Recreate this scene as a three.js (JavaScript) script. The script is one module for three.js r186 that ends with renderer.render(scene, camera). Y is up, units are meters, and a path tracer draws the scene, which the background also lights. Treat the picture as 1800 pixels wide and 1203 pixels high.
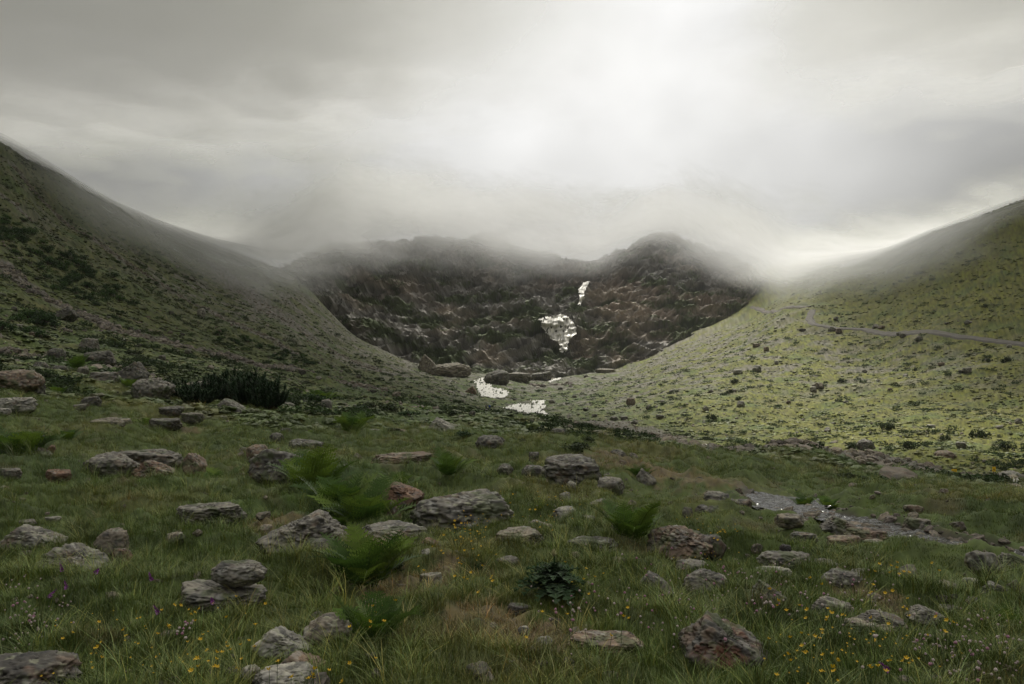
import * as THREE from 'three';
import { mergeGeometries, mergeVertices, toCreasedNormals } from 'three/addons/utils/BufferGeometryUtils.js';
import { createNoise2D, createNoise3D } from 'simplex-noise';
import { MarchingCubes } from 'three/addons/objects/MarchingCubes.js';

// ---------- camera, sky, sun, exposure ----------
const scene = new THREE.Scene();
const F = 1350, HORIZON = 700, EYE = 1.6;                       // focal length and eye level in photograph pixels, eye height in metres
const camera = new THREE.PerspectiveCamera(2 * Math.atan(601.5 / F) * 180 / Math.PI, 1800 / 1203, 0.1, 6000);
camera.setViewOffset(1800, 1203, 0, 601.5 - HORIZON, 1800, 1203);
camera.position.set(0, EYE, 0);
camera.lookAt(0, EYE, -10);
const renderer = new THREE.WebGLRenderer();
renderer.toneMapping = THREE.LinearToneMapping;
renderer.toneMappingExposure = 1.36;
renderer.shadowMap.enabled = true;

function mulberry(seed) { return () => { seed = (seed + 0x6d2b79f5) | 0; let t = Math.imul(seed ^ (seed >>> 15), 1 | seed); t = (t + Math.imul(t ^ (t >>> 7), 61 | t)) ^ t; return ((t ^ (t >>> 14)) >>> 0) / 4294967296; }; }
const n2 = createNoise2D(mulberry(11)), n3 = createNoise3D(mulberry(12));
const rnd = mulberry(77), R = (a, b) => a + (b - a) * rnd();
const { clamp, lerp, smoothstep } = THREE.MathUtils;
const sst = (e0, e1, x) => { const t = clamp((x - e0) / (e1 - e0), 0, 1); return t * t * (3 - 2 * t); };
const fbm2 = (x, y, o = 4) => { let s = 0, a = 0.5; for (let i = 0; i < o; i++) { s += a * n2(x, y); x = x * 2.03 + 17.1; y = y * 2.03 - 9.7; a *= 0.5; } return s; };
const fbm3 = (x, y, z, o = 4) => { let s = 0, a = 0.5; for (let i = 0; i < o; i++) { s += a * n3(x, y, z); x = x * 2.03 + 17.1; y = y * 2.03 - 9.7; z = z * 2.03 + 4.3; a *= 0.5; } return s; };

// overcast sky: a veiled sun makes a broad bright area ahead, grey cloud masses all round
const SUN_AZ = 4, SUN_EL = 60;
{
  const W = 1024, H = 512, data = new Float32Array(W * H * 4);
  const g0 = new THREE.Vector3(), dir = new THREE.Vector3();
  const az0 = 6 * Math.PI / 180, el0 = 27 * Math.PI / 180;
  g0.set(Math.sin(az0) * Math.cos(el0), Math.sin(el0), -Math.cos(az0) * Math.cos(el0));
  for (let r = 0; r < H; r++) for (let c = 0; c < W; c++) {
    const el = ((r + 0.5) / H - 0.5) * Math.PI, th = ((c + 0.5) / W - 0.5) * 2 * Math.PI;
    dir.set(Math.cos(el) * Math.cos(th), Math.sin(el), Math.cos(el) * Math.sin(th));
    const ang = Math.acos(clamp(dir.dot(g0), -1, 1)) * 180 / Math.PI;
    const az = Math.atan2(dir.x, -dir.z) * 180 / Math.PI, ed = el * 180 / Math.PI;
    const q = 2.2, w = fbm3(dir.x * q + 3, dir.y * q * 1.4, dir.z * q, 4), w2 = fbm3(dir.x * 5.1, dir.y * 6.5 + 8, dir.z * 5.1, 4);
    let l = 0.095 + 0.42 * Math.exp(-Math.pow(ang / 26.5, 2)) + 0.12 * Math.exp(-Math.pow(ang / 52, 2));
    l += 0.07 * sst(9, 24, ed) + 0.44 * sst(20, 55, ed);
    l -= 0.05 * Math.exp(-Math.pow((az + 42) / 22, 2) - Math.pow((ed - 13) / 12, 2));
    l -= 0.05 * Math.exp(-Math.pow((az - 36) / 10, 2) - Math.pow((ed - 12) / 8, 2));
    l *= 1 + 0.16 * w + 0.11 * w2;
    l = Math.max(l, 0.05);
    const k = (r * W + c) * 4;
    const warm = sst(0.25, 0.9, l);
    data[k] = l * 1.0; data[k + 1] = l * lerp(1.0, 0.997, warm); data[k + 2] = l * lerp(0.97, 0.985, warm); data[k + 3] = 1;
  }
  const t = new THREE.DataTexture(data, W, H, THREE.RGBAFormat, THREE.FloatType);
  t.mapping = THREE.EquirectangularReflectionMapping; t.magFilter = THREE.LinearFilter; t.needsUpdate = true;
  scene.background = t; scene.environment = t;
}
const sunDir = new THREE.Vector3(Math.sin(SUN_AZ * Math.PI / 180) * Math.cos(SUN_EL * Math.PI / 180), Math.sin(SUN_EL * Math.PI / 180), -Math.cos(SUN_AZ * Math.PI / 180) * Math.cos(SUN_EL * Math.PI / 180));
const sun = new THREE.DirectionalLight(new THREE.Color(1, 0.965, 0.86), 3.6);
sun.position.copy(sunDir).multiplyScalar(900); sun.target.position.set(0, 0, -200);
sun.position.add(sun.target.position);
sun.castShadow = true; sun.shadow.radius = 9; sun.shadow.mapSize.set(4096, 4096);
Object.assign(sun.shadow.camera, { left: -500, right: 500, top: 600, bottom: -600, near: 10, far: 2500 });
scene.add(sun, sun.target);

// ---------- naming ----------
const taken = new Map();
function numbered(name) { const n = taken.get(name) ?? 0; taken.set(name, n + 1); return n ? `${name}_${String(n).padStart(3, '0')}` : name; }
function tag(o, label, category, group, kind) { o.userData.label = label; o.userData.category = category; if (group) o.userData.group = group; if (kind) o.userData.kind = kind; return o; }
function top(o, name) { o.name = numbered(name); scene.add(o); return o; }
function mesh(name, g, m, parent) { const o = new THREE.Mesh(g, m); o.name = name; o.castShadow = o.receiveShadow = true; if (parent) parent.add(o); return o; }

// ---------- terrain heights: for a bearing (x / distance ahead), heights at distances; rows are where the photograph shows them ----------
const near = [[1.2, -1.6], [4, -1.6]];
const cols = [
  [-500, [[4, 1240], [9, 920], [15, 810], [25, 720], [40, 640], [60, 560], [100, 430], [150, 300], [220, 180], [300, 100], [600, 300], [1000, 420]]],
  [0, [[4, 1240], [6, 1060], [9, 925], [13, 845], [20, 765], [28, 715], [38, 685], [55, 640], [75, 585], [110, 510], [170, 415], [240, 320], [300, 252], [400, 290], [600, 350], [1000, 450]]],
  [100, [[4, 1240], [7, 1008], [10, 915], [14, 842], [21, 772], [29, 725], [41, 688], [60, 646], [87, 594], [130, 526], [195, 446], [280, 370], [360, 306], [460, 340], [700, 420], [1000, 460]]],
  [200, [[4, 1240], [7, 1008], [10, 915], [15, 838], [22, 780], [30, 735], [45, 690], [65, 650], [100, 600], [150, 540], [220, 475], [320, 415], [420, 362], [520, 385], [800, 450], [1000, 470]]],
  [350, [[4, 1240], [7, 1008], [10, 916], [15, 842], [25, 782], [40, 728], [60, 690], [100, 645], [160, 600], [240, 550], [340, 505], [450, 455], [520, 425], [620, 432], [900, 480], [1000, 490]]],
  [500, [[4, 1240], [10, 916], [15, 844], [30, 772], [50, 728], [80, 698], [130, 660], [200, 625], [300, 580], [400, 545], [500, 500], [560, 478], [640, 485], [1000, 520]]],
  [640, [[4, 1240], [10, 916], [20, 808], [40, 757], [70, 727], [110, 707], [170, 685], [260, 660], [360, 635], [460, 612], [520, 600], [600, 600], [1000, 610]]],
  [780, [[4, 1240], [10, 916], [20, 810], [40, 758], [70, 735], [120, 720], [200, 712], [300, 690], [400, 672], [500, 655], [560, 648], [700, 645], [1000, 645]]],
  [870, [[4, 1240], [10, 916], [20, 808], [40, 760], [70, 741], [110, 733], [160, 733], [230, 727], [300, 716], [350, 703], [420, 680], [500, 662], [600, 652], [1000, 650]]],
  [960, [[4, 1240], [10, 916], [20, 810], [40, 764], [70, 748], [110, 742], [180, 741], [260, 733], [300, 722], [360, 706], [430, 688], [520, 665], [600, 652], [1000, 645]]],
  [1080, [[4, 1240], [10, 917], [20, 815], [30, 792], [45, 775], [70, 765], [110, 762], [170, 758], [215, 748], [260, 728], [320, 700], [400, 678], [500, 660], [580, 645], [700, 630], [1000, 620]]],
  [1200, [[4, 1240], [10, 918], [15, 855], [22, 826], [35, 803], [55, 793], [85, 790], [125, 785], [160, 768], [200, 740], [250, 705], [320, 672], [420, 640], [540, 605], [650, 585], [1000, 560]]],
  [1300, [[4, 1240], [10, 918], [15, 860], [22, 832], [32, 814], [45, 808], [60, 800], [75, 797], [100, 803], [125, 795], [150, 775], [190, 742], [240, 700], [300, 665], [380, 625], [480, 585], [560, 560], [650, 540], [1000, 505]]],
  [1400, [[4, 1240], [10, 916], [15, 878], [20, 857], [28, 838], [38, 815], [48, 793], [55, 785], [65, 791], [80, 806], [110, 808], [130, 795], [140, 783], [170, 760], [200, 738], [240, 705], [290, 668], [340, 625], [400, 575], [440, 545], [500, 520], [600, 490], [1000, 455]]],
  [1520, [[4, 1240], [10, 915], [15, 880], [22, 858], [30, 843], [42, 828], [58, 815], [70, 808], [82, 812], [100, 816], [120, 805], [140, 782], [165, 758], [200, 728], [240, 695], [290, 655], [340, 610], [365, 583], [400, 550], [450, 510], [520, 460], [600, 465], [1000, 490]]],
  [1650, [[4, 1240], [10, 915], [14, 885], [20, 868], [30, 855], [45, 845], [60, 838], [72, 834], [85, 836], [95, 832], [110, 815], [130, 787], [150, 765], [180, 735], [220, 697], [260, 650], [290, 612], [305, 590], [330, 555], [380, 490], [430, 430], [460, 405], [550, 420], [1000, 475]]],
  [1800, [[4, 1240], [10, 915], [13, 895], [18, 885], [28, 872], [40, 866], [55, 862], [70, 862], [85, 855], [100, 838], [115, 815], [130, 795], [160, 755], [190, 715], [220, 670], [240, 640], [262, 608], [280, 580], [310, 530], [350, 460], [400, 380], [425, 352], [500, 375], [1000, 460]]],
  [2300, [[4, 1240], [10, 915], [20, 880], [40, 880], [60, 880], [80, 860], [95, 830], [130, 760], [170, 690], [200, 620], [230, 540], [280, 430], [330, 320], [400, 250], [1000, 420]]],
];
const cliffCols = [
  [380, [[520, 560], [600, 480], [660, 420], [740, 350], [1000, 250]]],
  [470, [[520, 590], [560, 555], [600, 500], [640, 445], [700, 390], [800, 310], [1000, 220]]],
  [560, [[500, 625], [540, 600], [570, 555], [600, 510], [640, 460], [700, 400], [800, 315], [1000, 230]]],
  [650, [[490, 645], [520, 625], [540, 600], [556, 578], [585, 568], [620, 545], [640, 512], [665, 487], [690, 458], [740, 405], [850, 310], [1000, 230]]],
  [750, [[500, 665], [530, 648], [548, 630], [560, 608], [575, 590], [610, 578], [630, 552], [660, 527], [690, 485], [720, 445], [780, 390], [880, 315], [1000, 250]]],
  [850, [[520, 668], [545, 655], [560, 632], [578, 605], [594, 585], [622, 572], [640, 548], [680, 510], [700, 486], [730, 452], [760, 425], [830, 365], [900, 330], [1000, 300]]],
  [930, [[530, 668], [550, 652], [570, 628], [585, 600], [600, 572], [630, 556], [660, 530], [690, 502], [712, 476], [740, 458], [800, 442], [1000, 430]]],
  [985, [[535, 668], [556, 652], [575, 632], [585, 622], [600, 595], [612, 570], [625, 554], [650, 545], [680, 520], [715, 488], [735, 472], [800, 462], [1000, 452]]],
  [1040, [[540, 668], [560, 652], [590, 622], [612, 588], [640, 552], [680, 520], [720, 495], [745, 478], [820, 474], [1000, 468]]],
  [1100, [[540, 670], [560, 655], [590, 612], [610, 578], [640, 548], [670, 513], [700, 483], [730, 458], [780, 436], [850, 420], [1000, 405]]],
  [1180, [[540, 665], [560, 645], [590, 600], [610, 570], [640, 530], [670, 498], [700, 466], [740, 430], [800, 412], [1000, 390]]],
  [1280, [[560, 640], [580, 615], [610, 572], [630, 545], [660, 512], [700, 476], [750, 445], [820, 420], [1000, 390]]],
  [1360, [[600, 600], [620, 575], [650, 545], [700, 512], [750, 475], [820, 445], [1000, 400]]],
  [1480, [[680, 560], [720, 540], [800, 500], [1000, 430]]],
  [1620, [[700, 570], [1000, 500]]],
];
function pchip(xs, ys) {
  const n = xs.length, h = [], dl = [], m = new Array(n).fill(0);
  for (let i = 0; i < n - 1; i++) { h.push(xs[i + 1] - xs[i]); dl.push((ys[i + 1] - ys[i]) / h[i]); }
  for (let i = 1; i < n - 1; i++) if (dl[i - 1] * dl[i] > 0) { const w1 = 2 * h[i] + h[i - 1], w2 = h[i] + 2 * h[i - 1]; m[i] = (w1 + w2) / (w1 / dl[i - 1] + w2 / dl[i]); }
  m[0] = dl[0]; m[n - 1] = dl[n - 2];
  let k = 0;
  return (x) => {
    if (x <= xs[0]) return ys[0]; if (x >= xs[n - 1]) return ys[n - 1];
    while (k > 0 && x < xs[k]) k--; while (x > xs[k + 1]) k++;
    const t = (x - xs[k]) / h[k], t2 = t * t, t3 = t2 * t;
    return ys[k] * (2 * t3 - 3 * t2 + 1) + h[k] * m[k] * (t3 - 2 * t2 + t) + ys[k + 1] * (3 * t2 - 2 * t3) + h[k] * m[k + 1] * (t3 - t2);
  };
}
// heights above the eye on a fine table over (bearing, log distance)
function table(list, d0, d1, NA, ND, lead) {
  const as = list.map((c) => (c[0] - 900) / F), l0 = Math.log(d0), l1 = Math.log(d1), T = new Float32Array(NA * ND);
  const prof = list.map((c) => { const p = [...lead, ...c[1].filter((q) => !lead.length || q[0] > 4.01).map(([d, row]) => [d, (HORIZON - row) / F * d])]; return pchip(p.map((q) => Math.log(q[0])), p.map((q) => q[1])); });
  for (let j = 0; j < ND; j++) {
    const l = l0 + (l1 - l0) * j / (ND - 1), f = pchip(as, prof.map((p) => p(l)));
    for (let i = 0; i < NA; i++) T[j * NA + i] = f(as[0] + (as[as.length - 1] - as[0]) * i / (NA - 1));
  }
  const a0 = as[0], a1 = as[as.length - 1];
  return (a, d) => {
    const u = clamp((a - a0) / (a1 - a0), 0, 1) * (NA - 1), v = clamp((Math.log(d) - l0) / (l1 - l0), 0, 1) * (ND - 1);
    const i = Math.min(Math.floor(u), NA - 2), j = Math.min(Math.floor(v), ND - 2), fu = u - i, fv = v - j, k = j * NA + i;
    return lerp(lerp(T[k], T[k + 1], fu), lerp(T[k + NA], T[k + NA + 1], fu), fv);
  };
}
const HF = table(cols, 1.2, 1000, 900, 900, near), CF = table(cliffCols, 490, 1000, 500, 600, []);
const A_EDGE = (2300 - 900) / F;
function place(x, z) {                                          // (bearing, distance ahead) that a ground point takes its height from
  if (z < 0 && Math.abs(x) <= -z * A_EDGE) return [x / -z, -z, 0];
  const r = Math.hypot(x, z) / Math.hypot(1, A_EDGE), th = Math.abs(Math.atan2(x, -z));
  return [Math.sign(x) * A_EDGE, r, sst(Math.atan(A_EDGE), Math.PI * 0.8, th)];
}
const baseH = (x, z) => { const [a, d, b] = place(x, z); let y = HF(a, Math.max(d, 1.2)); if (b) y = lerp(y, -1.6 + 0.01 * d, b); return y + EYE; };
const OCT = [[40, 0.9, 0], [17, 0.5, 0], [7, 0.34, 1], [3, 0.24, 1], [1.3, 0.10, 1], [0.55, 0.04, 1], [0.25, 0.018, 0]];
let flatten = () => 1;                                          // where running water or a track smooths the ground
function bumps(x, z) {
  const d = Math.max(Math.hypot(x, z), 1), sp = 0.0046 * d;
  let s = 0;
  for (const [L, amp, billow] of OCT) {
    const w = sst(sp * 1.2, sp * 2.6, L) * sst(L * 0.7, L * 3.2, d);
    if (w <= 0) continue;
    const v = n2(x / L + L * 3.1, z / L - L * 1.7);
    s += w * amp * (billow ? 0.55 - 1.5 * Math.abs(v) : v);
  }
  return s;
}
const heightAt = (x, z) => { const f = flatten(x, z); return baseH(x, z) + bumps(x, z) * Math.min(f, 1) - (f < 1 ? (1 - f) * 0.03 : 0); };
// the ground point that the photograph shows at a pixel
function spot(px, py, H = heightAt) {
  const a = (px - 900) / F, t = (HORIZON - py) / F;
  let d = 1.5, prev = d;
  for (let k = 0; k < 1600; k++) { if (EYE + t * d <= H(a * d, -d)) break; prev = d; d *= 1.006; if (d > 980) break; }
  let lo = prev, hi = d;
  for (let k = 0; k < 22; k++) { const m = (lo + hi) / 2; if (EYE + t * m <= H(a * m, -m)) hi = m; else lo = m; }
  const z = -hi, x = a * hi;
  return { x, y: H(x, z), z, d: hi };
}
// height of the cloud's underside over the eye, by bearing
const cloudBase = pchip([-0.95, -0.667, -0.5, -0.33, -0.22, -0.07, 0.04, 0.10, 0.19, 0.29, 0.37, 0.46, 0.55, 0.667, 0.95], [100, 92, 70, 62, 98, 120, 112, 106, 126, 90, 58, 56, 66, 84, 100]);
const pathOf = (list) => list.map(([px, py, w]) => { const p = spot(px, py, baseH); return { ...p, w }; });
function nearPath(path, x, z) {                                 // distance to a polyline in half-widths
  let best = 1e9;
  for (let i = 0; i < path.length - 1; i++) {
    const A = path[i], B = path[i + 1], dx = B.x - A.x, dz = B.z - A.z, t = clamp(((x - A.x) * dx + (z - A.z) * dz) / (dx * dx + dz * dz + 1e-9), 0, 1);
    const q = Math.hypot(x - A.x - dx * t, z - A.z - dz * t) / lerp(A.w, B.w, t);
    if (q < best) best = q;
  }
  return best;
}
const pxOf = (x, y, z) => [900 + F * x / -z, HORIZON - F * (y - EYE) / -z];
function inPoly(poly, x, y) { let c = false; for (let i = 0, j = poly.length - 1; i < poly.length; j = i++) { const [xi, yi] = poly[i], [xj, yj] = poly[j]; if ((yi > y) !== (yj > y) && x < (xj - xi) * (y - yi) / (yj - yi) + xi) c = !c; } return c; }

// courses and streaks, traced on the ground
const brook = pathOf([[1362, 872, 0.45], [1368, 884, 0.5], [1385, 896, 0.34], [1430, 905, 0.2], [1500, 917, 0.22], [1560, 931, 0.24], [1610, 946, 0.22], [1660, 957, 0.19], [1720, 966, 0.18], [1800, 981, 0.2], [1900, 1000, 0.25]]);
const road = pathOf([[1990, 640, 1.9], [1900, 621, 1.9], [1800, 606, 1.9], [1700, 594, 1.8], [1600, 586, 1.8], [1520, 580, 1.8], [1460, 576, 1.8], [1432, 571, 1.9], [1424, 564, 2.1], [1425, 554, 2.1], [1428, 546, 2.0]]);
const trackFar = pathOf([[1424, 541, 1.4], [1380, 543, 1.4], [1320, 540, 1.4]]);
const river = pathOf([[1060, 745, 7], [1130, 768, 8], [1200, 782, 8], [1250, 790, 7], [1330, 797, 7], [1430, 800, 7], [1520, 812, 6], [1600, 824, 6], [1660, 832, 5], [1740, 842, 5], [1810, 856, 5], [1950, 880, 5]]);
const streaks = [
  pathOf([[30, 296, 3], [60, 335, 4], [95, 372, 3], [150, 414, 3], [217, 460, 3], [300, 512, 3], [367, 545, 3], [450, 590, 3], [520, 620, 3]]),
  pathOf([[0, 462, 2.5], [43, 500, 3], [100, 535, 3], [167, 562, 3], [215, 582, 2.4], [290, 602, 2], [400, 628, 2.2], [500, 654, 2.4], [597, 674, 2], [680, 690, 2]]),
  pathOf([[380, 470, 9], [430, 510, 12], [480, 550, 14], [540, 590, 14], [610, 630, 12], [680, 655, 10]]),
  pathOf([[0, 340, 2], [40, 375, 2.5], [70, 400, 2]]),
];
const dirtSpots = [[880, 1108, 0.3], [935, 1122, 0.26], [820, 1098, 0.2], [470, 885, 0.35], [450, 878, 0.3], [1110, 825, 0.9], [1200, 850, 0.9], [1250, 858, 0.8], [1080, 815, 0.7], [1160, 838, 0.7], [700, 1030, 0.4], [770, 1010, 0.3], [1510, 1040, 0.2], [240, 745, 0.5], [330, 760, 0.5], [1560, 1060, 0.16], [640, 985, 0.16], [480, 935, 0.35]].map(([px, py, r]) => ({ ...spot(px, py, baseH), r }));
flatten = (x, z) => {
  let f = 1;
  if (x > 1 && x < 40 && z < -5 && z > -26) f = Math.min(f, sst(0.7, 1.7, nearPath(brook, x, z)));
  if (z < -180) f = Math.min(f, 0.25 + 0.75 * sst(0.9, 1.8, nearPath(road, x, z)));
  return f;
};
// ---------- ground ----------
const mix3 = (o, c, t) => { o[0] += (c[0] - o[0]) * t; o[1] += (c[1] - o[1]) * t; o[2] += (c[2] - o[2]) * t; };
const scree = (x, z) => {                                       // 0..1: loose stones
  let s = 0;
  if (z < -40) for (const p of streaks) { const q = nearPath(p, x, z) + 0.55 * fbm2(x * 0.12, z * 0.12, 3) * 2; s = Math.max(s, 1 - sst(0.6, 1.25, q)); }
  if (x > 0 && z < -50) { const q = nearPath(river, x, z) + 0.8 * fbm2(x * 0.09 + 4, z * 0.09, 3); s = Math.max(s, 1 - sst(0.7, 1.3, q)); }
  return s;
};
const dirt = (x, z) => { let s = 0; for (const p of dirtSpots) { const dx = x - p.x, dz = (z - p.z) * 0.6, q = Math.hypot(dx, dz) / p.r; if (q < 2) s = Math.max(s, 1 - sst(0.5, 1.2, q + 0.9 * fbm2(x * 2.1, z * 2.1, 3))); } return s; };
function groundColor(x, z, out) {
  const d = Math.hypot(x, z);
  const big = fbm2(x * 0.018 + 5, z * 0.018, 4), mid = fbm2(x * 0.13, z * 0.13 + 3, 4), fine = d < 420 ? n2(x * (d < 40 ? 2.3 : 0.55), z * (d < 40 ? 2.3 : 0.55)) : 0, tiny = n2(x * (d < 25 ? 9 : 1.6), z * (d < 25 ? 9 : 1.6));
  out[0] = 0.058; out[1] = 0.080; out[2] = 0.017;
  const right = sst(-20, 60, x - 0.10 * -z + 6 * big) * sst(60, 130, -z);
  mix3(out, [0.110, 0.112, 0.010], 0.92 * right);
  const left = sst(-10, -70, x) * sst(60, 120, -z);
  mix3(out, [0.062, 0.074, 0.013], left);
  mix3(out, [0.105, 0.096, 0.032], sst(0.0, 0.5, mid) * 0.6);                       // straw
  mix3(out, [0.034, 0.054, 0.011], sst(0.05, 0.55, -mid + 0.25 * big) * 0.65);       // darker sward
  mix3(out, [0.05, 0.085, 0.02], sst(0.1, 0.5, fbm2(x * 0.035 - 9, z * 0.035, 3)) * 0.5);
  mix3(out, [0.085, 0.062, 0.034], sst(0.30, 0.6, fbm2(x * 0.5 + 31, z * 0.5, 3)) * (d < 60 ? 0.55 : 0.3));  // bare soil between the tufts
  const far = sst(40, 90, d), v = 1 + (0.30 + 0.1 * far) * fine + (0.28 + 0.22 * far) * tiny; out[0] *= v; out[1] *= v; out[2] *= v;
  const s = Math.max(scree(x, z), 0.9 * sst(-0.02, 0.3, fbm2(x * 0.05 + 60, z * 0.05, 4) + 0.5 * n2(x * 0.22, z * 0.22) * 0.5 + 0.22 * sst(330, 500, d) * sst(190, 110, Math.abs(x))) * sst(200, 330, d) * sst(200, 130, Math.abs(x)));
  if (s > 0) { const k = 0.8 + 0.5 * tiny; mix3(out, [0.15 * k, 0.135 * k, 0.118 * k], s * (0.55 + 0.45 * sst(-0.4, 0.2, fine + tiny))); }
  const e = d < 60 ? dirt(x, z) : 0;
  if (e > 0) mix3(out, [0.125 * (1 + 0.3 * tiny), 0.088 * (1 + 0.3 * tiny), 0.046], e * 0.75);
  if (x > 1 && z < -5 && z > -30 && x < 40) { const q = nearPath(brook, x, z); if (q < 1.6) mix3(out, [0.06, 0.052, 0.04], 1 - sst(1, 1.6, q)); }
}
const groundMat = new THREE.MeshStandardMaterial({ vertexColors: true, roughness: 0.95 });
{
  const A = [], NIN = 760;                                      // directions
  for (let i = 0; i <= NIN; i++) { const a = -0.71 + 1.42 * i / NIN; A.push([a, -1]); }
  const t0 = Math.atan(0.71), L = Math.hypot(1, 0.71), outer = [];
  for (let i = 1; i <= 26; i++) { const t = t0 + (Math.PI - t0) * Math.pow(i / 26, 1.3); outer.push([Math.sin(t) * L, -Math.cos(t) * L]); }
  const dirs = [...outer.map(([x, z]) => [-x, z]).reverse(), ...A, ...outer];
  const D = [0.4, 1, 1.8, 2.6];
  for (let j = 0; j <= 690; j++) D.push(3.1 * Math.pow(530 / 3.1, j / 690));
  for (let j = 1; j <= 26; j++) D.push(530 + 18 * j);
  const nx = dirs.length, nd = D.length, pos = new Float32Array(nx * nd * 3), col = new Float32Array(nx * nd * 3), idx = new Uint32Array((nx - 1) * (nd - 1) * 6), c = [0, 0, 0];
  for (let j = 0, k = 0; j < nd; j++) for (let i = 0; i < nx; i++, k += 3) {
    const x = dirs[i][0] * D[j], z = dirs[i][1] * D[j];
    pos[k] = x; pos[k + 1] = heightAt(x, z); pos[k + 2] = z;
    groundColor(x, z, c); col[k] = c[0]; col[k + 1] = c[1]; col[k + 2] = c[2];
  }
  let q = 0;
  for (let j = 0; j < nd - 1; j++) for (let i = 0; i < nx - 1; i++) { const a = j * nx + i, b = a + 1, e = a + nx, f = e + 1; idx[q++] = a; idx[q++] = b; idx[q++] = e; idx[q++] = b; idx[q++] = f; idx[q++] = e; }
  const g = new THREE.BufferGeometry();
  g.setAttribute('position', new THREE.BufferAttribute(pos, 3)); g.setAttribute('color', new THREE.BufferAttribute(col, 3)); g.setIndex(new THREE.BufferAttribute(idx, 1)); g.computeVertexNormals();
  tag(top(mesh('ground', g, groundMat), 'ground'), 'grassy alpine valley floor rising into green slopes on both sides', 'ground', null, 'structure');
}
// ---------- cliff at the head of the valley ----------
const cliffShift = (x, y, z, out) => {
  // beds dip gently to one side; ledges, cracks and knobs stand out towards the valley
  const u = x * 0.94 + y * 0.34, v = y * 0.94 - x * 0.20;
  const L1 = n3(u * 0.012, v * 0.05, z * 0.012), L2 = 1 - Math.abs(n3(u * 0.022 + 9, v * 0.085, z * 0.022)) * 2, L3 = 1 - Math.abs(n3(u * 0.06, v * 0.19 + 4, z * 0.05)) * 2, L4 = n3(u * 0.14, v * 0.42, z * 0.14), L5 = n3(u * 0.33, v * 0.9, z * 0.33);
  return 7 * L1 + 6.5 * L2 + 4.2 * L3 + 1.9 * L4 + 0.9 * L5;
};
const cliffBase = (x, z) => CF(x / -z, -z) + EYE;
const cliffPoint = (a, d) => { const x = a * d, z = -d, y = cliffBase(x, z), s = cliffShift(x, y, z) * sst(495, 545, d); return [x, y + 0.45 * s - 7 * (1 - sst(500, 548, d)), z + 0.85 * s]; };
const cliffGrassy = (x, y, z) => fbm3(x * 0.02, y * 0.045 + 2, z * 0.012, 4);
{
  const NA = 640, ND = 420, pos = new Float32Array((NA + 1) * (ND + 1) * 3), col = new Float32Array(pos.length), idx = [];
  for (let j = 0, k = 0; j <= ND; j++) for (let i = 0; i <= NA; i++, k += 3) {
    const a = lerp((400 - 900) / F, (1500 - 900) / F, i / NA), d = 495 + 400 * Math.pow(j / ND, 1.15);
    const [x, y, z] = cliffPoint(a, d);
    pos[k] = x; pos[k + 1] = y; pos[k + 2] = z;
    const n = fbm3(x * 0.03, y * 0.07, z * 0.03, 4), m = n3(x * 0.25, y * 0.6, z * 0.25), big = fbm3(x * 0.008, y * 0.02, z * 0.004 + 7, 3);
    const c = [0.195, 0.184, 0.166];
    mix3(c, [0.235, 0.185, 0.145], sst(0.0, 0.5, big + 0.3 * sst(40, 120, x)) * 0.8);
    mix3(c, [0.32, 0.30, 0.27], sst(0.15, 0.5, n) * 0.55);
    mix3(c, [0.10, 0.095, 0.087], sst(0.1, 0.5, -n) * 0.7);
    mix3(c, [0.27, 0.225, 0.175], sst(0.05, 0.4, fbm3(x * 0.014 + 3, y * 0.03, 5, 3) + 0.35 * sst(95, 20, Math.hypot(x - 95, (y - 45) * 1.4)) - 0.05) * 0.75);   // tan beds beside the falls
    const g = cliffGrassy(x, y, z) + 0.22 * m;
    const step = 1 - sst(18, 62, Math.abs(y - (44 + 0.06 * x)) + 30 * Math.abs(n)) * 1;
    mix3(c, [0.058, 0.080, 0.022], sst(0.12 - 0.1 * step, 0.24, g) * 0.92);
    const v = 1 + 0.3 * m; col[k] = c[0] * v; col[k + 1] = c[1] * v; col[k + 2] = c[2] * v;
  }
  const nx = NA + 1;
  for (let j = 0; j < ND; j++) for (let i = 0; i < NA; i++) { const a = j * nx + i, b = a + 1, e = a + nx, f = e + 1; if (pos[a * 3 + 1] > EYE + cloudBase(pos[a * 3] / -pos[a * 3 + 2]) + 40 + 8 * n2(pos[a * 3] * 0.02, 3)) continue; idx.push(a, b, e, b, f, e); }
  const g = new THREE.BufferGeometry();
  g.setAttribute('position', new THREE.BufferAttribute(pos, 3)); g.setAttribute('color', new THREE.BufferAttribute(col, 3)); g.setIndex(idx);
  g.computeVertexNormals();
  tag(top(mesh('cliff', g, new THREE.MeshStandardMaterial({ vertexColors: true, roughness: 0.82, flatShading: true })), 'cliff'), 'dark stepped rock wall closing the valley, its top lost in cloud', 'cliff', null, 'structure');
}
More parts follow.
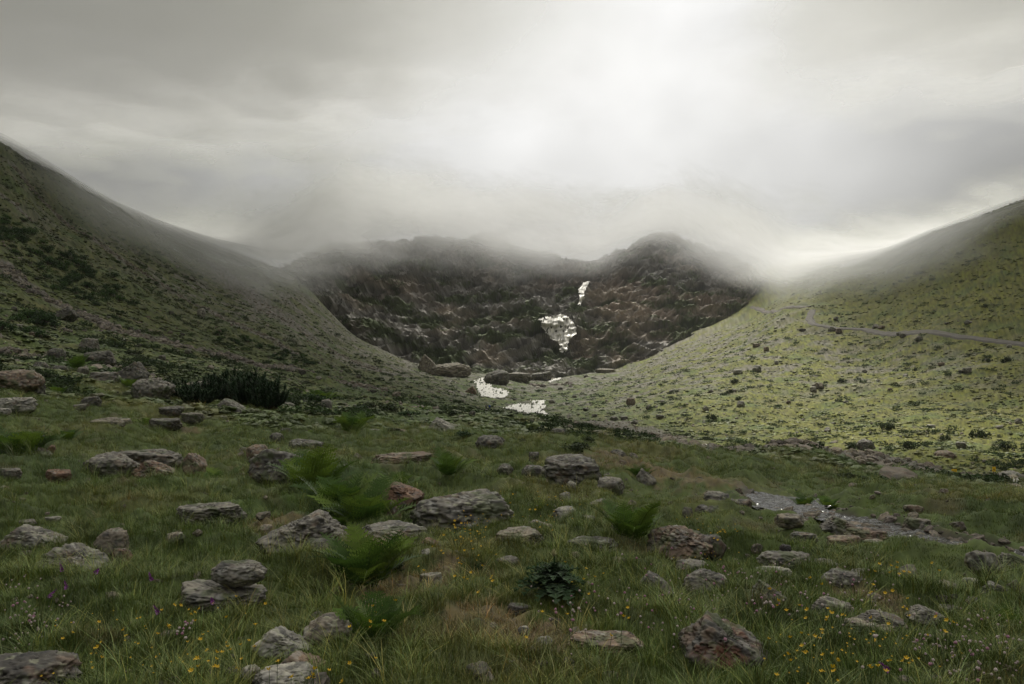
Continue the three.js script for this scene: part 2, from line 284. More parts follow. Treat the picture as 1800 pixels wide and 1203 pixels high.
// ---------- low cloud ----------
{
  // curtains of cloud lying against the slopes and the cliff, one in front of the other; for each bearing and height the distance at which the slope stands
  const NA = 230, NY = 64, A0 = -0.92, A1 = 0.92, aOf = (i) => A0 + (A1 - A0) * i / (NA - 1);
  const base = cloudBase, top0 = pchip([-0.95, -0.4, -0.25, -0.1, 0.05, 0.2, 0.35, 0.95], [45, 50, 60, 52, 44, 44, 52, 55]), top1 = pchip([-0.95, -0.4, -0.25, -0.1, 0.05, 0.2, 0.35, 0.95], [170, 180, 190, 150, 116, 116, 160, 175]);
  const yOf = (a, j) => base(a) - 30 + 230 * j / (NY - 1);
  let S = new Float32Array(NA * NY);
  for (let i = 0; i < NA; i++) {
    const a = aOf(i), inside = a > -0.33 && a < 0.42;
    let d = 160;
    const h = (q) => Math.max(HF(a, Math.min(q, 1000)), inside && q > 495 ? CF(a, Math.min(q, 1000)) : -99);
    let far = 0;
    for (let j = 0; j < NY; j++) {
      const y = yOf(a, j);
      if (!far) { while (d < 760 && h(d) < y) d += 3; if (d >= 760 || (!inside && h(d + 12) < h(d))) far = j || 1; }
      else d += 3.65 / 0.9;
      S[j * NA + i] = d;
    }
  }
  for (let pass = 0; pass < 60; pass++) { const C = S.slice(); for (let j = 0; j < NY; j++) for (let i = 0; i < NA; i++) { const k = j * NA + i, l = i ? k - 1 : k, r = i < NA - 1 ? k + 1 : k, u = j ? k - NA : k, w = j < NY - 1 ? k + NA : k; S[k] = (C[k] * 2 + C[l] + C[r] + C[u] + C[w]) / 6; } }
  const shells = [], LAYERS = 5;
  for (let s = 0; s < LAYERS; s++) {
    const pos = new Float32Array(NA * NY * 3), col = new Float32Array(NA * NY * 4), idx = [];
    for (let j = 0; j < NY; j++) for (let i = 0; i < NA; i++) {
      const a = aOf(i), k = j * NA + i, y = yOf(a, j), inC = sst(-0.36, -0.28, a) * (1 - sst(0.36, 0.44, a)), d = S[k] * (lerp(0.945, 0.965, inC) - lerp(0.009, 0.014, inC) * s), x = a * d, z = -d, b = base(a);
      pos[k * 3] = x; pos[k * 3 + 1] = y + EYE; pos[k * 3 + 2] = z;
      const wisp = fbm3(x * 0.0085 + 3, y * 0.013, z * 0.0085 + s * 0.13, 4), fine = fbm3(x * 0.035, y * 0.04, z * 0.03 + s * 0.3, 3);
      const hh = y - b + 36 * wisp + 6 * fine;
      col[k * 4] = col[k * 4 + 1] = col[k * 4 + 2] = 1;
      col[k * 4 + 3] = sst(-12, 62, hh) * Math.pow(1 - sst(top0(a), top1(a), y - b + 55 * wisp + 14 * fine), 1.6) * sst(0, 3, j) * sst(0, 10, i) * sst(0, 10, NA - 1 - i);
    }
    for (let j = 0; j < NY - 1; j++) for (let i = 0; i < NA - 1; i++) { const a = j * NA + i, b = a + 1, e = a + NA, f = e + 1; if (col[a * 4 + 3] + col[b * 4 + 3] + col[e * 4 + 3] + col[f * 4 + 3] > 0.002) idx.push(a, b, e, b, f, e); }
    const g = new THREE.BufferGeometry();
    g.setAttribute('position', new THREE.BufferAttribute(pos, 3)); g.setAttribute('color', new THREE.BufferAttribute(col, 4)); g.setIndex(idx); g.computeVertexNormals();
    shells.push(g);
  }
  const cloudMat = new THREE.MeshPhysicalMaterial({ color: new THREE.Color(0.93, 0.93, 0.93), vertexColors: true, transparent: true, opacity: 0.55, roughness: 1, transmission: 0.5, specularIntensity: 0, side: THREE.DoubleSide, depthWrite: false });
  tag(top(mesh('low_clouds', mergeGeometries(shells), cloudMat), 'low_clouds'), 'grey cloud hanging low over the cliff and the upper slopes', 'cloud', null, 'stuff');
}
// thick cloud overhead that keeps the sun off the near meadow and both hillsides; the far meadow lies under a gap
{
  const H = 250, kx = sunDir.x / sunDir.y, kz = sunDir.z / sunDir.y, NX = 130, NZ = 160, layers = [];
  for (const side of [-1, 1, 2.4]) {                              // thicker towards the hillside
    const pos = new Float32Array(NX * NZ * 3), col = new Float32Array(NX * NZ * 4), idx = [];
    for (let j = 0; j < NZ; j++) for (let i = 0; i < NX; i++) {
      const gx = -620 + 1240 * i / (NX - 1), gz = 140 - 960 * j / (NZ - 1), k = j * NX + i;            // the ground point whose sun this part of the cloud takes away
      const w = 36 * fbm2(gx * 0.011, gz * 0.011, 4);
      const edgeR = 96 + 0.12 * (-gz - 100);
      const soft = 0.5 * Math.max(0, -gz - 230), gap = sst(8 - soft, 50 + soft, gx + 0.5 * w) * (1 - sst(edgeR - 10, edgeR + 70, gx - 0.8 * w)) * sst(-95, -135, gz + w * 0.5);
      const valley = sst(-190, 10, gx + 0.12 * gz + w) * sst(-190, -330, gz + w) * (1 - sst(edgeR - 10, edgeR + 160, gx - 0.8 * w));
      const thin = 0.32 * sst(-150, -70, gz + w) * sst(-150, -60, gx + w);                              // the near meadow gets a little veiled sun
      let al = (1 - thin) * (1 - gap) * (1 - 0.55 * valley);
      const side_ = sst(-40, -240, gx);
      al *= sst(lerp(-600, -760, side_), lerp(-290, -390, side_), gz + 1.9 * w) * (1 - sst(70, 130, gz)) * sst(-600, -480, gx) * (1 - sst(480, 600, gx));
      pos[k * 3] = gx + kx * H; pos[k * 3 + 1] = H + side * al * (14 + 9 * fbm2(gx * 0.008, gz * 0.008, 2)); pos[k * 3 + 2] = gz + kz * H;
      col[k * 4] = col[k * 4 + 1] = col[k * 4 + 2] = 1; col[k * 4 + 3] = side > 2 ? al * sst(20, -260, gx) : al;
    }
    for (let j = 0; j < NZ - 1; j++) for (let i = 0; i < NX - 1; i++) { const a = j * NX + i, b = a + 1, e = a + NX, f = e + 1; if (col[a * 4 + 3] + col[b * 4 + 3] + col[e * 4 + 3] + col[f * 4 + 3] > 0.002) idx.push(a, b, e, b, f, e); }
    const g = new THREE.BufferGeometry();
    g.setAttribute('position', new THREE.BufferAttribute(pos, 3)); g.setAttribute('color', new THREE.BufferAttribute(col, 4)); g.setIndex(idx); g.computeVertexNormals();
    layers.push(g);
  }
  const m = new THREE.MeshPhysicalMaterial({ color: 0xf2f2f2, vertexColors: true, transparent: true, opacity: 0.8, roughness: 1, transmission: 0.27, specularIntensity: 0, side: THREE.DoubleSide, depthWrite: false });
  tag(top(mesh('overhead_clouds', mergeGeometries(layers), m), 'overhead_clouds'), 'thick grey cloud drifting overhead above the near meadow and slopes', 'cloud', null, 'stuff');
}
// ---------- water and tracks ----------
function polyGrid(poly, step, vertex, keep) {                   // fills an outline with small quads; vertex(px, py) gives position and colour
  let x0 = 1e9, x1 = -1e9, y0 = 1e9, y1 = -1e9;
  for (const [x, y] of poly) { x0 = Math.min(x0, x); x1 = Math.max(x1, x); y0 = Math.min(y0, y); y1 = Math.max(y1, y); }
  const [sx, sy] = Array.isArray(step) ? step : [step, step];
  const nx = Math.ceil((x1 - x0) / sx) + 1, ny = Math.ceil((y1 - y0) / sy) + 1, id = new Int32Array(nx * ny).fill(-1), pos = [], col = [], idx = [];
  for (let j = 0; j < ny; j++) for (let i = 0; i < nx; i++) {
    const px = x0 + i * sx, py = y0 + j * sy, wx = 2.2 * n2(px * 0.18, py * 0.25) + 1.2 * n2(px * 0.5, py * 0.5), wy = 1.1 * n2(py * 0.3 + 40, px * 0.2);
    if (!inPoly(poly, px + wx, py + wy) || (keep && !keep(px, py))) continue;
    const v = vertex(px, py); id[j * nx + i] = pos.length / 3; pos.push(v[0], v[1], v[2]); col.push(v[3], v[4], v[5]);
  }
  for (let j = 0; j < ny - 1; j++) for (let i = 0; i < nx - 1; i++) {
    const a = id[j * nx + i], b = id[j * nx + i + 1], e = id[(j + 1) * nx + i], f = id[(j + 1) * nx + i + 1];
    if (a >= 0 && b >= 0 && e >= 0) idx.push(a, e, b); if (b >= 0 && e >= 0 && f >= 0) idx.push(b, e, f);
  }
  const g = new THREE.BufferGeometry();
  g.setAttribute('position', new THREE.Float32BufferAttribute(pos, 3)); g.setAttribute('color', new THREE.Float32BufferAttribute(col, 3)); g.setIndex(idx); g.computeVertexNormals();
  return g;
}
const foamMat = new THREE.MeshStandardMaterial({ vertexColors: true, roughness: 0.45 });
// depth of the built cliff, looked up along sight lines from the valley
const zb = new Float32Array(600 * 400).fill(1e9);
{
  const cl = scene.getObjectByName('cliff').geometry.attributes.position.array;
  for (let k = 0; k < cl.length; k += 3) { const [px, py] = pxOf(cl[k], cl[k + 1], cl[k + 2]), i = Math.floor((px - 300) / 2), j = Math.floor((py - 300) / 2); for (let b = -1; b <= 1; b++) for (let a = -1; a <= 1; a++) if (i + a >= 0 && i + a < 600 && j + b >= 0 && j + b < 400) zb[(j + b) * 600 + i + a] = Math.min(zb[(j + b) * 600 + i + a], -cl[k + 2]); }
}
const cliffDepth = (px, py, r = 4) => { let m = 0, c = 0; const i = Math.floor((px - 300) / 2), j = Math.floor((py - 300) / 2); for (let b = -r; b <= r; b++) for (let a = -r; a <= r; a++) { const v = zb[(j + b) * 600 + i + a]; if (v < 1e8) { m += v; c++; } } return c ? m / c : 620; };
const fallPx = (list) => list.map(([x, y]) => [930 + x / 6.01, 460 + y / 6.01]);
function fall(poly, lift, gapAt) {
  const ys = poly.map((p) => p[1]), y0 = Math.min(...ys), y1 = Math.max(...ys), xs = poly.map((p) => p[0]), xm = (Math.min(...xs) + Math.max(...xs)) / 2;
  const dTop = cliffDepth(xm, y0 + 5, 6), dBot = cliffDepth(xm, y1 - 4, 6);
  return polyGrid(poly, [0.7, 1.0], (px, py) => {
    const t = (py - y0) / (y1 - y0), strand = 1 - 2 * Math.abs(n2(px * 0.2 + 0.25 * n2(px * 0.1, py * 0.08), py * 0.035)), fine = n2(px * 0.6, py * 0.13), big = n2(px * 0.07, py * 0.09 + 8);
    const d = Math.min(lerp(dTop, dBot, t), cliffDepth(px, py, 3) + 3) - lift - 0.5 * strand - 0.25 * fine - 1.5 * big;
    const k = 0.78 + 0.22 * strand + 0.14 * fine + 0.16 * big;
    return [(px - 900) / F * d, EYE + (HORIZON - py) / F * d, -d, 0.60 * k, 0.575 * k, 0.51 * k];
  }, (px, py) => n2(px * 0.1 + 5, py * 0.07) + 0.35 * n2(px * 0.3, py * 0.11) > gapAt);
}
const upperFall = fallPx([[595, 208], [640, 210], [628, 245], [604, 290], [582, 330], [592, 385], [562, 430], [536, 482], [513, 440], [533, 390], [528, 340], [510, 285], [540, 270]]);
const mainFall = fallPx([[98, 602], [170, 583], [260, 575], [340, 548], [390, 568], [442, 605], [475, 650], [503, 700], [503, 772], [460, 785], [432, 830], [412, 880], [397, 962], [328, 962], [320, 880], [298, 845], [243, 832], [208, 790], [168, 740], [128, 690], [118, 630]]);
tag(top(mesh('waterfall', fall(mainFall, 5, -0.86), foamMat), 'waterfall'), 'broad foaming waterfall fanning down the middle of the cliff', 'waterfall', 'falls on the cliff', 'structure');
tag(top(mesh('waterfall', fall(upperFall, 5, -1.2), foamMat), 'waterfall'), 'narrow white upper waterfall in the notch of the cliff', 'waterfall', 'falls on the cliff', 'structure');
function rapids(name, poly, step, label, up = 0.35, gapAt = -0.55) {
  const g = polyGrid(poly, step, (px, py) => {
    const p = spot(px, py, baseH), r = 1 - 2 * Math.abs(n2(p.x * 0.5, p.z * 0.3)), q = n2(p.x * 1.4, p.z * 0.9), k = 0.72 + 0.26 * r + 0.16 * q;
    return [p.x, Math.max(p.y, heightAt(p.x, p.z)) + up * (0.9 + 0.6 * r + 0.3 * q), p.z, 0.66 * k, 0.64 * k, 0.58 * k];
  }, (px, py) => n2(px * 0.1 + 3, py * 0.26) + 0.4 * n2(px * 0.24, py * 0.6) > gapAt - 0.22);
  return tag(top(mesh(name, g, foamMat), name), label, 'river', null, 'structure');
}
rapids('river', [[828, 672], [853, 667], [854, 675], [864, 679], [868, 685], [882, 687], [895, 692], [893, 698], [878, 703], [862, 703], [847, 701], [842, 692], [837, 684], [837, 677]], [1, 0.6], 'foaming white rapids below the cliff, upper stretch of the river');
rapids('river', [[878, 719], [895, 716], [912, 713], [925, 713], [938, 713], [931, 707], [962, 708], [953, 713], [962, 716], [954, 722], [967, 731], [960, 734], [950, 728], [938, 727], [930, 730], [920, 728], [905, 725], [890, 724]], [1, 0.6], 'foaming white rapids beside the hikers, lower stretch of the river');
rapids('stream', [[1046, 630], [1054, 634], [1062, 638], [1072, 641], [1070, 645], [1062, 645], [1054, 639]], [0.8, 0.6], 'white water spilling out beside the brown outcrop under the falls', 0.5, -2);
rapids('stream', [[964, 672], [975, 667], [986, 664], [986, 668], [975, 671], [966, 675]], [0.8, 0.5], 'thin white run of water above the rapids', 0.4, -2);
rapids('stream', [[1218, 787], [1235, 784], [1252, 784], [1268, 790], [1256, 794], [1238, 791]], [1, 0.6], 'white water glinting among the river stones', 0.25, -0.4);
rapids('stream', [[1768, 856], [1785, 853], [1805, 858], [1830, 868], [1830, 882], [1800, 872], [1780, 864]], [1, 0.6], 'pale shallow water running past the boulder by the yellow signs', 0.15, -0.5);
// brook in the near meadow: dark, shallow, mirroring the sky between stones
{
  const pos = [], idx = [], N = 620, M = 26;
  const cum = [0]; for (let i = 1; i < brook.length; i++) cum.push(cum[i - 1] + Math.hypot(brook[i].x - brook[i - 1].x, brook[i].z - brook[i - 1].z));
  const fx = pchip(cum, brook.map((p) => p.x)), fz = pchip(cum, brook.map((p) => p.z)), fw = pchip(cum, brook.map((p) => p.w)), L = cum[cum.length - 1];
  for (let i = 0; i <= N; i++) {
    const s = L * i / N, x = fx(s), z = fz(s), e = 0.05, tx = fx(Math.min(s + e, L)) - fx(Math.max(s - e, 0)), tz = fz(Math.min(s + e, L)) - fz(Math.max(s - e, 0)), l = Math.hypot(tx, tz) || 1, yc = baseH(x, z);
    for (let j = 0; j <= M; j++) {
      const o = (j / M - 0.5) * 2, w = fw(s) * (1.7 + 0.6 * fbm2(s * 1.3, o > 0 ? 5 : 50, 3)), X = x + -tz / l * w * o, Z = z + tx / l * w * o;
      const rip = 0.016 * n2(X * 7, Z * 7) + 0.010 * n2(X * 17, Z * 17);
      pos.push(X, lerp(baseH(X, Z), yc, 0.3) + 0.02 + rip, Z);
    }
  }
  for (let i = 0; i < N; i++) for (let j = 0; j < M; j++) { const a = i * (M + 1) + j, b = a + 1, e = a + M + 1, f = e + 1; idx.push(a, b, e, b, f, e); }
  const g = new THREE.BufferGeometry();
  g.setAttribute('position', new THREE.Float32BufferAttribute(pos, 3)); g.setIndex(idx); g.computeVertexNormals();
  if (g.attributes.normal.getY(500) < 0) { const ix = g.index.array; for (let k = 0; k < ix.length; k += 3) { const t = ix[k]; ix[k] = ix[k + 1]; ix[k + 1] = t; } g.computeVertexNormals(); }
  tag(top(mesh('brook', g, new THREE.MeshPhysicalMaterial({ color: new THREE.Color(0.035, 0.033, 0.028), roughness: 0.12, ior: 1.4, specularIntensity: 1 })), 'brook'), 'shallow brook glinting between stones in the near meadow', 'brook', null, 'structure');
}
function ribbon(path, name, label, lift, tint) {
  const cum = [0]; for (let i = 1; i < path.length; i++) cum.push(cum[i - 1] + Math.hypot(path[i].x - path[i - 1].x, path[i].z - path[i - 1].z));
  const fx = pchip(cum, path.map((p) => p.x)), fz = pchip(cum, path.map((p) => p.z)), fw = pchip(cum, path.map((p) => p.w)), L = cum[cum.length - 1], N = Math.ceil(L / 1.2), M = 8, pos = [], col = [], idx = [];
  for (let i = 0; i <= N; i++) {
    const s = L * i / N, x = fx(s), z = fz(s), tx = fx(Math.min(s + 2, L)) - fx(Math.max(s - 2, 0)), tz = fz(Math.min(s + 2, L)) - fz(Math.max(s - 2, 0)), l = Math.hypot(tx, tz) || 1;
    for (let j = 0; j <= M; j++) {
      const o = (j / M - 0.5) * 2, w = fw(s) * (1 + 0.25 * n2(s * 0.15, o > 0 ? 2 : 9)), X = x - tz / l * w * o, Z = z + tx / l * w * o, k = 1 + 0.25 * n2(X * 0.8, Z * 0.8) - 0.12 * sst(0.35, 0, Math.abs(Math.abs(o) - 0.45));
      pos.push(X, heightAt(X, Z) + lift - (Math.abs(o) > 0.95 ? lift + 0.3 : 0), Z); col.push(tint[0] * k, tint[1] * k, tint[2] * k);
    }
  }
  for (let i = 0; i < N; i++) for (let j = 0; j < M; j++) { const a = i * (M + 1) + j, b = a + 1, e = a + M + 1, f = e + 1; idx.push(a, b, e, b, f, e); }
  const g = new THREE.BufferGeometry();
  g.setAttribute('position', new THREE.Float32BufferAttribute(pos, 3)); g.setAttribute('color', new THREE.Float32BufferAttribute(col, 3)); g.setIndex(idx); g.computeVertexNormals();
  return tag(top(mesh(name, g, groundMat), name), label, 'road', null, 'structure');
}
ribbon(road, 'road', 'grey gravel road crossing the slope and climbing at its bend', 0.45, [0.115, 0.105, 0.092]);
ribbon(trackFar, 'path', 'faint far track running on from the road bend to the cliff', 0.5, [0.13, 0.115, 0.1]);
// ---------- rocks ----------
const TONES = { grey: [0.145, 0.131, 0.108], dark: [0.072, 0.064, 0.053], pale: [0.24, 0.225, 0.19], brown: [0.165, 0.115, 0.080], rust: [0.135, 0.076, 0.048], tan: [0.172, 0.145, 0.108], black: [0.028, 0.022, 0.020] };
const icoCache = new Map();
function ico(detail) { if (!icoCache.has(detail)) { const g = new THREE.IcosahedronGeometry(1, detail); g.deleteAttribute('uv'); g.deleteAttribute('normal'); icoCache.set(detail, mergeVertices(g, 1e-5)); } return icoCache.get(detail); }
function rockShape(seed, detail, kind, tone, size, lichen = 0.5, rustPatch = 0) {
  const r = mulberry(seed * 7919 + 13), rr = (a, b) => a + (b - a) * r(), pl = [];
  const add = (x, y, z, h) => { const l = Math.hypot(x, y, z); pl.push([x / l, y / l, z / l, h]); };
  if (kind === 'round') { for (let i = 0; i < 11; i++) add(rr(-1, 1), rr(-0.5, 1), rr(-1, 1), rr(0.78, 1)); add(rr(-0.3, 0.3), 1, rr(-0.1, 0.5), 0.78); }
  else if (kind === 'block') { for (const s of [-1, 1]) { add(s, rr(-0.15, 0.25), rr(-0.3, 0.3), rr(0.62, 0.75)); add(rr(-0.25, 0.25), rr(-0.1, 0.35), s, rr(0.6, 0.72)); } add(rr(-0.3, 0.3), 1, rr(-0.1, 0.3), rr(0.55, 0.66)); for (let i = 0; i < 9; i++) add(rr(-1, 1), rr(-0.1, 1), rr(-1, 1), rr(0.68, 0.9)); }
  else if (kind === 'slab') { add(rr(-0.2, 0.2), 1, rr(-0.05, 0.3), 0.5); add(rr(-0.35, 0.35), 1, rr(-0.2, 0.35), 0.55); for (let i = 0; i < 9; i++) add(rr(-1, 1), rr(-0.35, 0.45), rr(-1, 1), rr(0.7, 1)); }
  else { const s = kind === 'wedgeL' ? 1 : -1; add(0.62 * s, 0.8, rr(-0.05, 0.3), 0.42); add(-0.85 * s, 0.5, rr(-0.2, 0.3), 0.66); add(rr(-0.2, 0.2), 0.3, 1, 0.6); add(rr(-0.2, 0.2), 0.2, -1, 0.7); for (let i = 0; i < 6; i++) add(rr(-1, 1), rr(-0.3, 0.8), rr(-1, 1), rr(0.72, 1)); }
  const src = ico(detail).attributes.position, n = src.count, pos = new Float32Array(n * 3), o = rr(0, 90), sa = [rr(-0.4, 0.4), 1, rr(-0.3, 0.3)], sf = rr(5, 8);
  let lo = [9, 9, 9], hi = [-9, -9, -9];
  for (let i = 0; i < n; i++) {
    const x = src.getX(i), y = src.getY(i), z = src.getZ(i);
    let m = 1.05, q = 0;
    for (const p of pl) { const dp = x * p[0] + y * p[1] + z * p[2]; if (dp > 0.05) { const h = p[3] / dp; q += Math.exp(-26 * h); } }
    m = -Math.log(q + Math.exp(-26 * 1.05)) / 26;
    m += 0.11 * fbm3(x * 1.6 + o, y * 1.6, z * 1.6, 3) + 0.085 * fbm3(x * 4 + o, y * 4, z * 4, 4) - 0.035 * sst(0.82, 0.98, 1 - Math.abs(n3(x * 1.7 + o, y * 2.6, z * 1.7)) * 1.3);
    const st = (x * sa[0] + y * sa[1] + z * sa[2]) * sf + 1.2 * n3(x * 1.2 + o, y * 1.2, z * 1.2), stf = st - Math.floor(st);
    m += 0.014 * (Math.abs(stf - 0.5) * 2 - 0.5) * sst(-0.2, 0.4, n3(x * 2 + o, y * 2, z * 2 + 5)) + 0.016 * n3(x * 14 + o, y * 14, z * 14);
    const pit = n3(x * 3.6 + o + 50, y * 3.6, z * 3.6); m -= 0.10 * sst(0.62, 0.85, pit);
    const P = [x * m, y * m, z * m];
    for (let c = 0; c < 3; c++) { pos[i * 3 + c] = P[c]; lo[c] = Math.min(lo[c], P[c]); hi[c] = Math.max(hi[c], P[c]); }
  }
  const col = new Float32Array(n * 3), t = TONES[tone];
  for (let i = 0; i < n; i++) {
    for (let c = 0; c < 3; c++) pos[i * 3 + c] = ((pos[i * 3 + c] - lo[c]) / (hi[c] - lo[c]) - (c === 1 ? 0 : 0.5)) * size[c];
    const s = size[0] > 4 ? 0.2 : size[0] > 1.6 ? 0.6 : 1, x = pos[i * 3] * s + o, y = pos[i * 3 + 1] * s, z = pos[i * 3 + 2] * s;
    const c = t.slice(), m = fbm3(x * 3, y * 5, z * 3, 4), f = n3(x * 22, y * 22, z * 22);
    mix3(c, [t[0] * 1.6, t[1] * 1.58, t[2] * 1.5], sst(0.05, 0.4, m) * 0.7);
    mix3(c, [t[0] * 0.42, t[1] * 0.42, t[2] * 0.44], sst(0.08, 0.42, -m) * 0.75);
    if (tone !== 'rust' && tone !== 'brown') mix3(c, [0.15, 0.09, 0.055], sst(0.25, 0.5, fbm3(x * 2.2 + 60, y * 2.2, z * 2.2, 3)) * 0.5);
    if (rustPatch) mix3(c, [0.13, 0.045, 0.022], sst(-0.1, 0.3, fbm3(x * 3 + 20, y * 3, z * 3, 3)) * rustPatch);
    mix3(c, [0.235, 0.24, 0.155], sst(0.42, 0.62, n3(x * 9 + 7, y * 9, z * 9) + 0.35 * f) * lichen);
    mix3(c, [0.27, 0.262, 0.235], sst(0.5, 0.66, n3(x * 6 - 30, y * 6, z * 6) + 0.3 * f) * lichen);
    mix3(c, [0.035, 0.034, 0.032], sst(0.4, 0.62, n3(x * 7.5 + 90, y * 7.5, z * 7.5) + 0.3 * f) * 0.75);
    mix3(c, [0.05, 0.065, 0.02], sst(0.42, 0.6, fbm3(x * 1.9 - 8, y * 1.9, z * 1.9, 3) * 1.6) * 0.7);
    const v = 1 + 0.42 * f; col[i * 3] = c[0] * v; col[i * 3 + 1] = c[1] * v; col[i * 3 + 2] = c[2] * v;
  }
  let g = new THREE.BufferGeometry();
  g.setAttribute('position', new THREE.BufferAttribute(pos, 3)); g.setAttribute('color', new THREE.BufferAttribute(col, 3)); g.setIndex(ico(detail).index);
  g.computeVertexNormals();
  return g;
}
const rockMat = new THREE.MeshStandardMaterial({ vertexColors: true, roughness: 0.78 });
const footprints = [];                                          // keeps grass off the stones
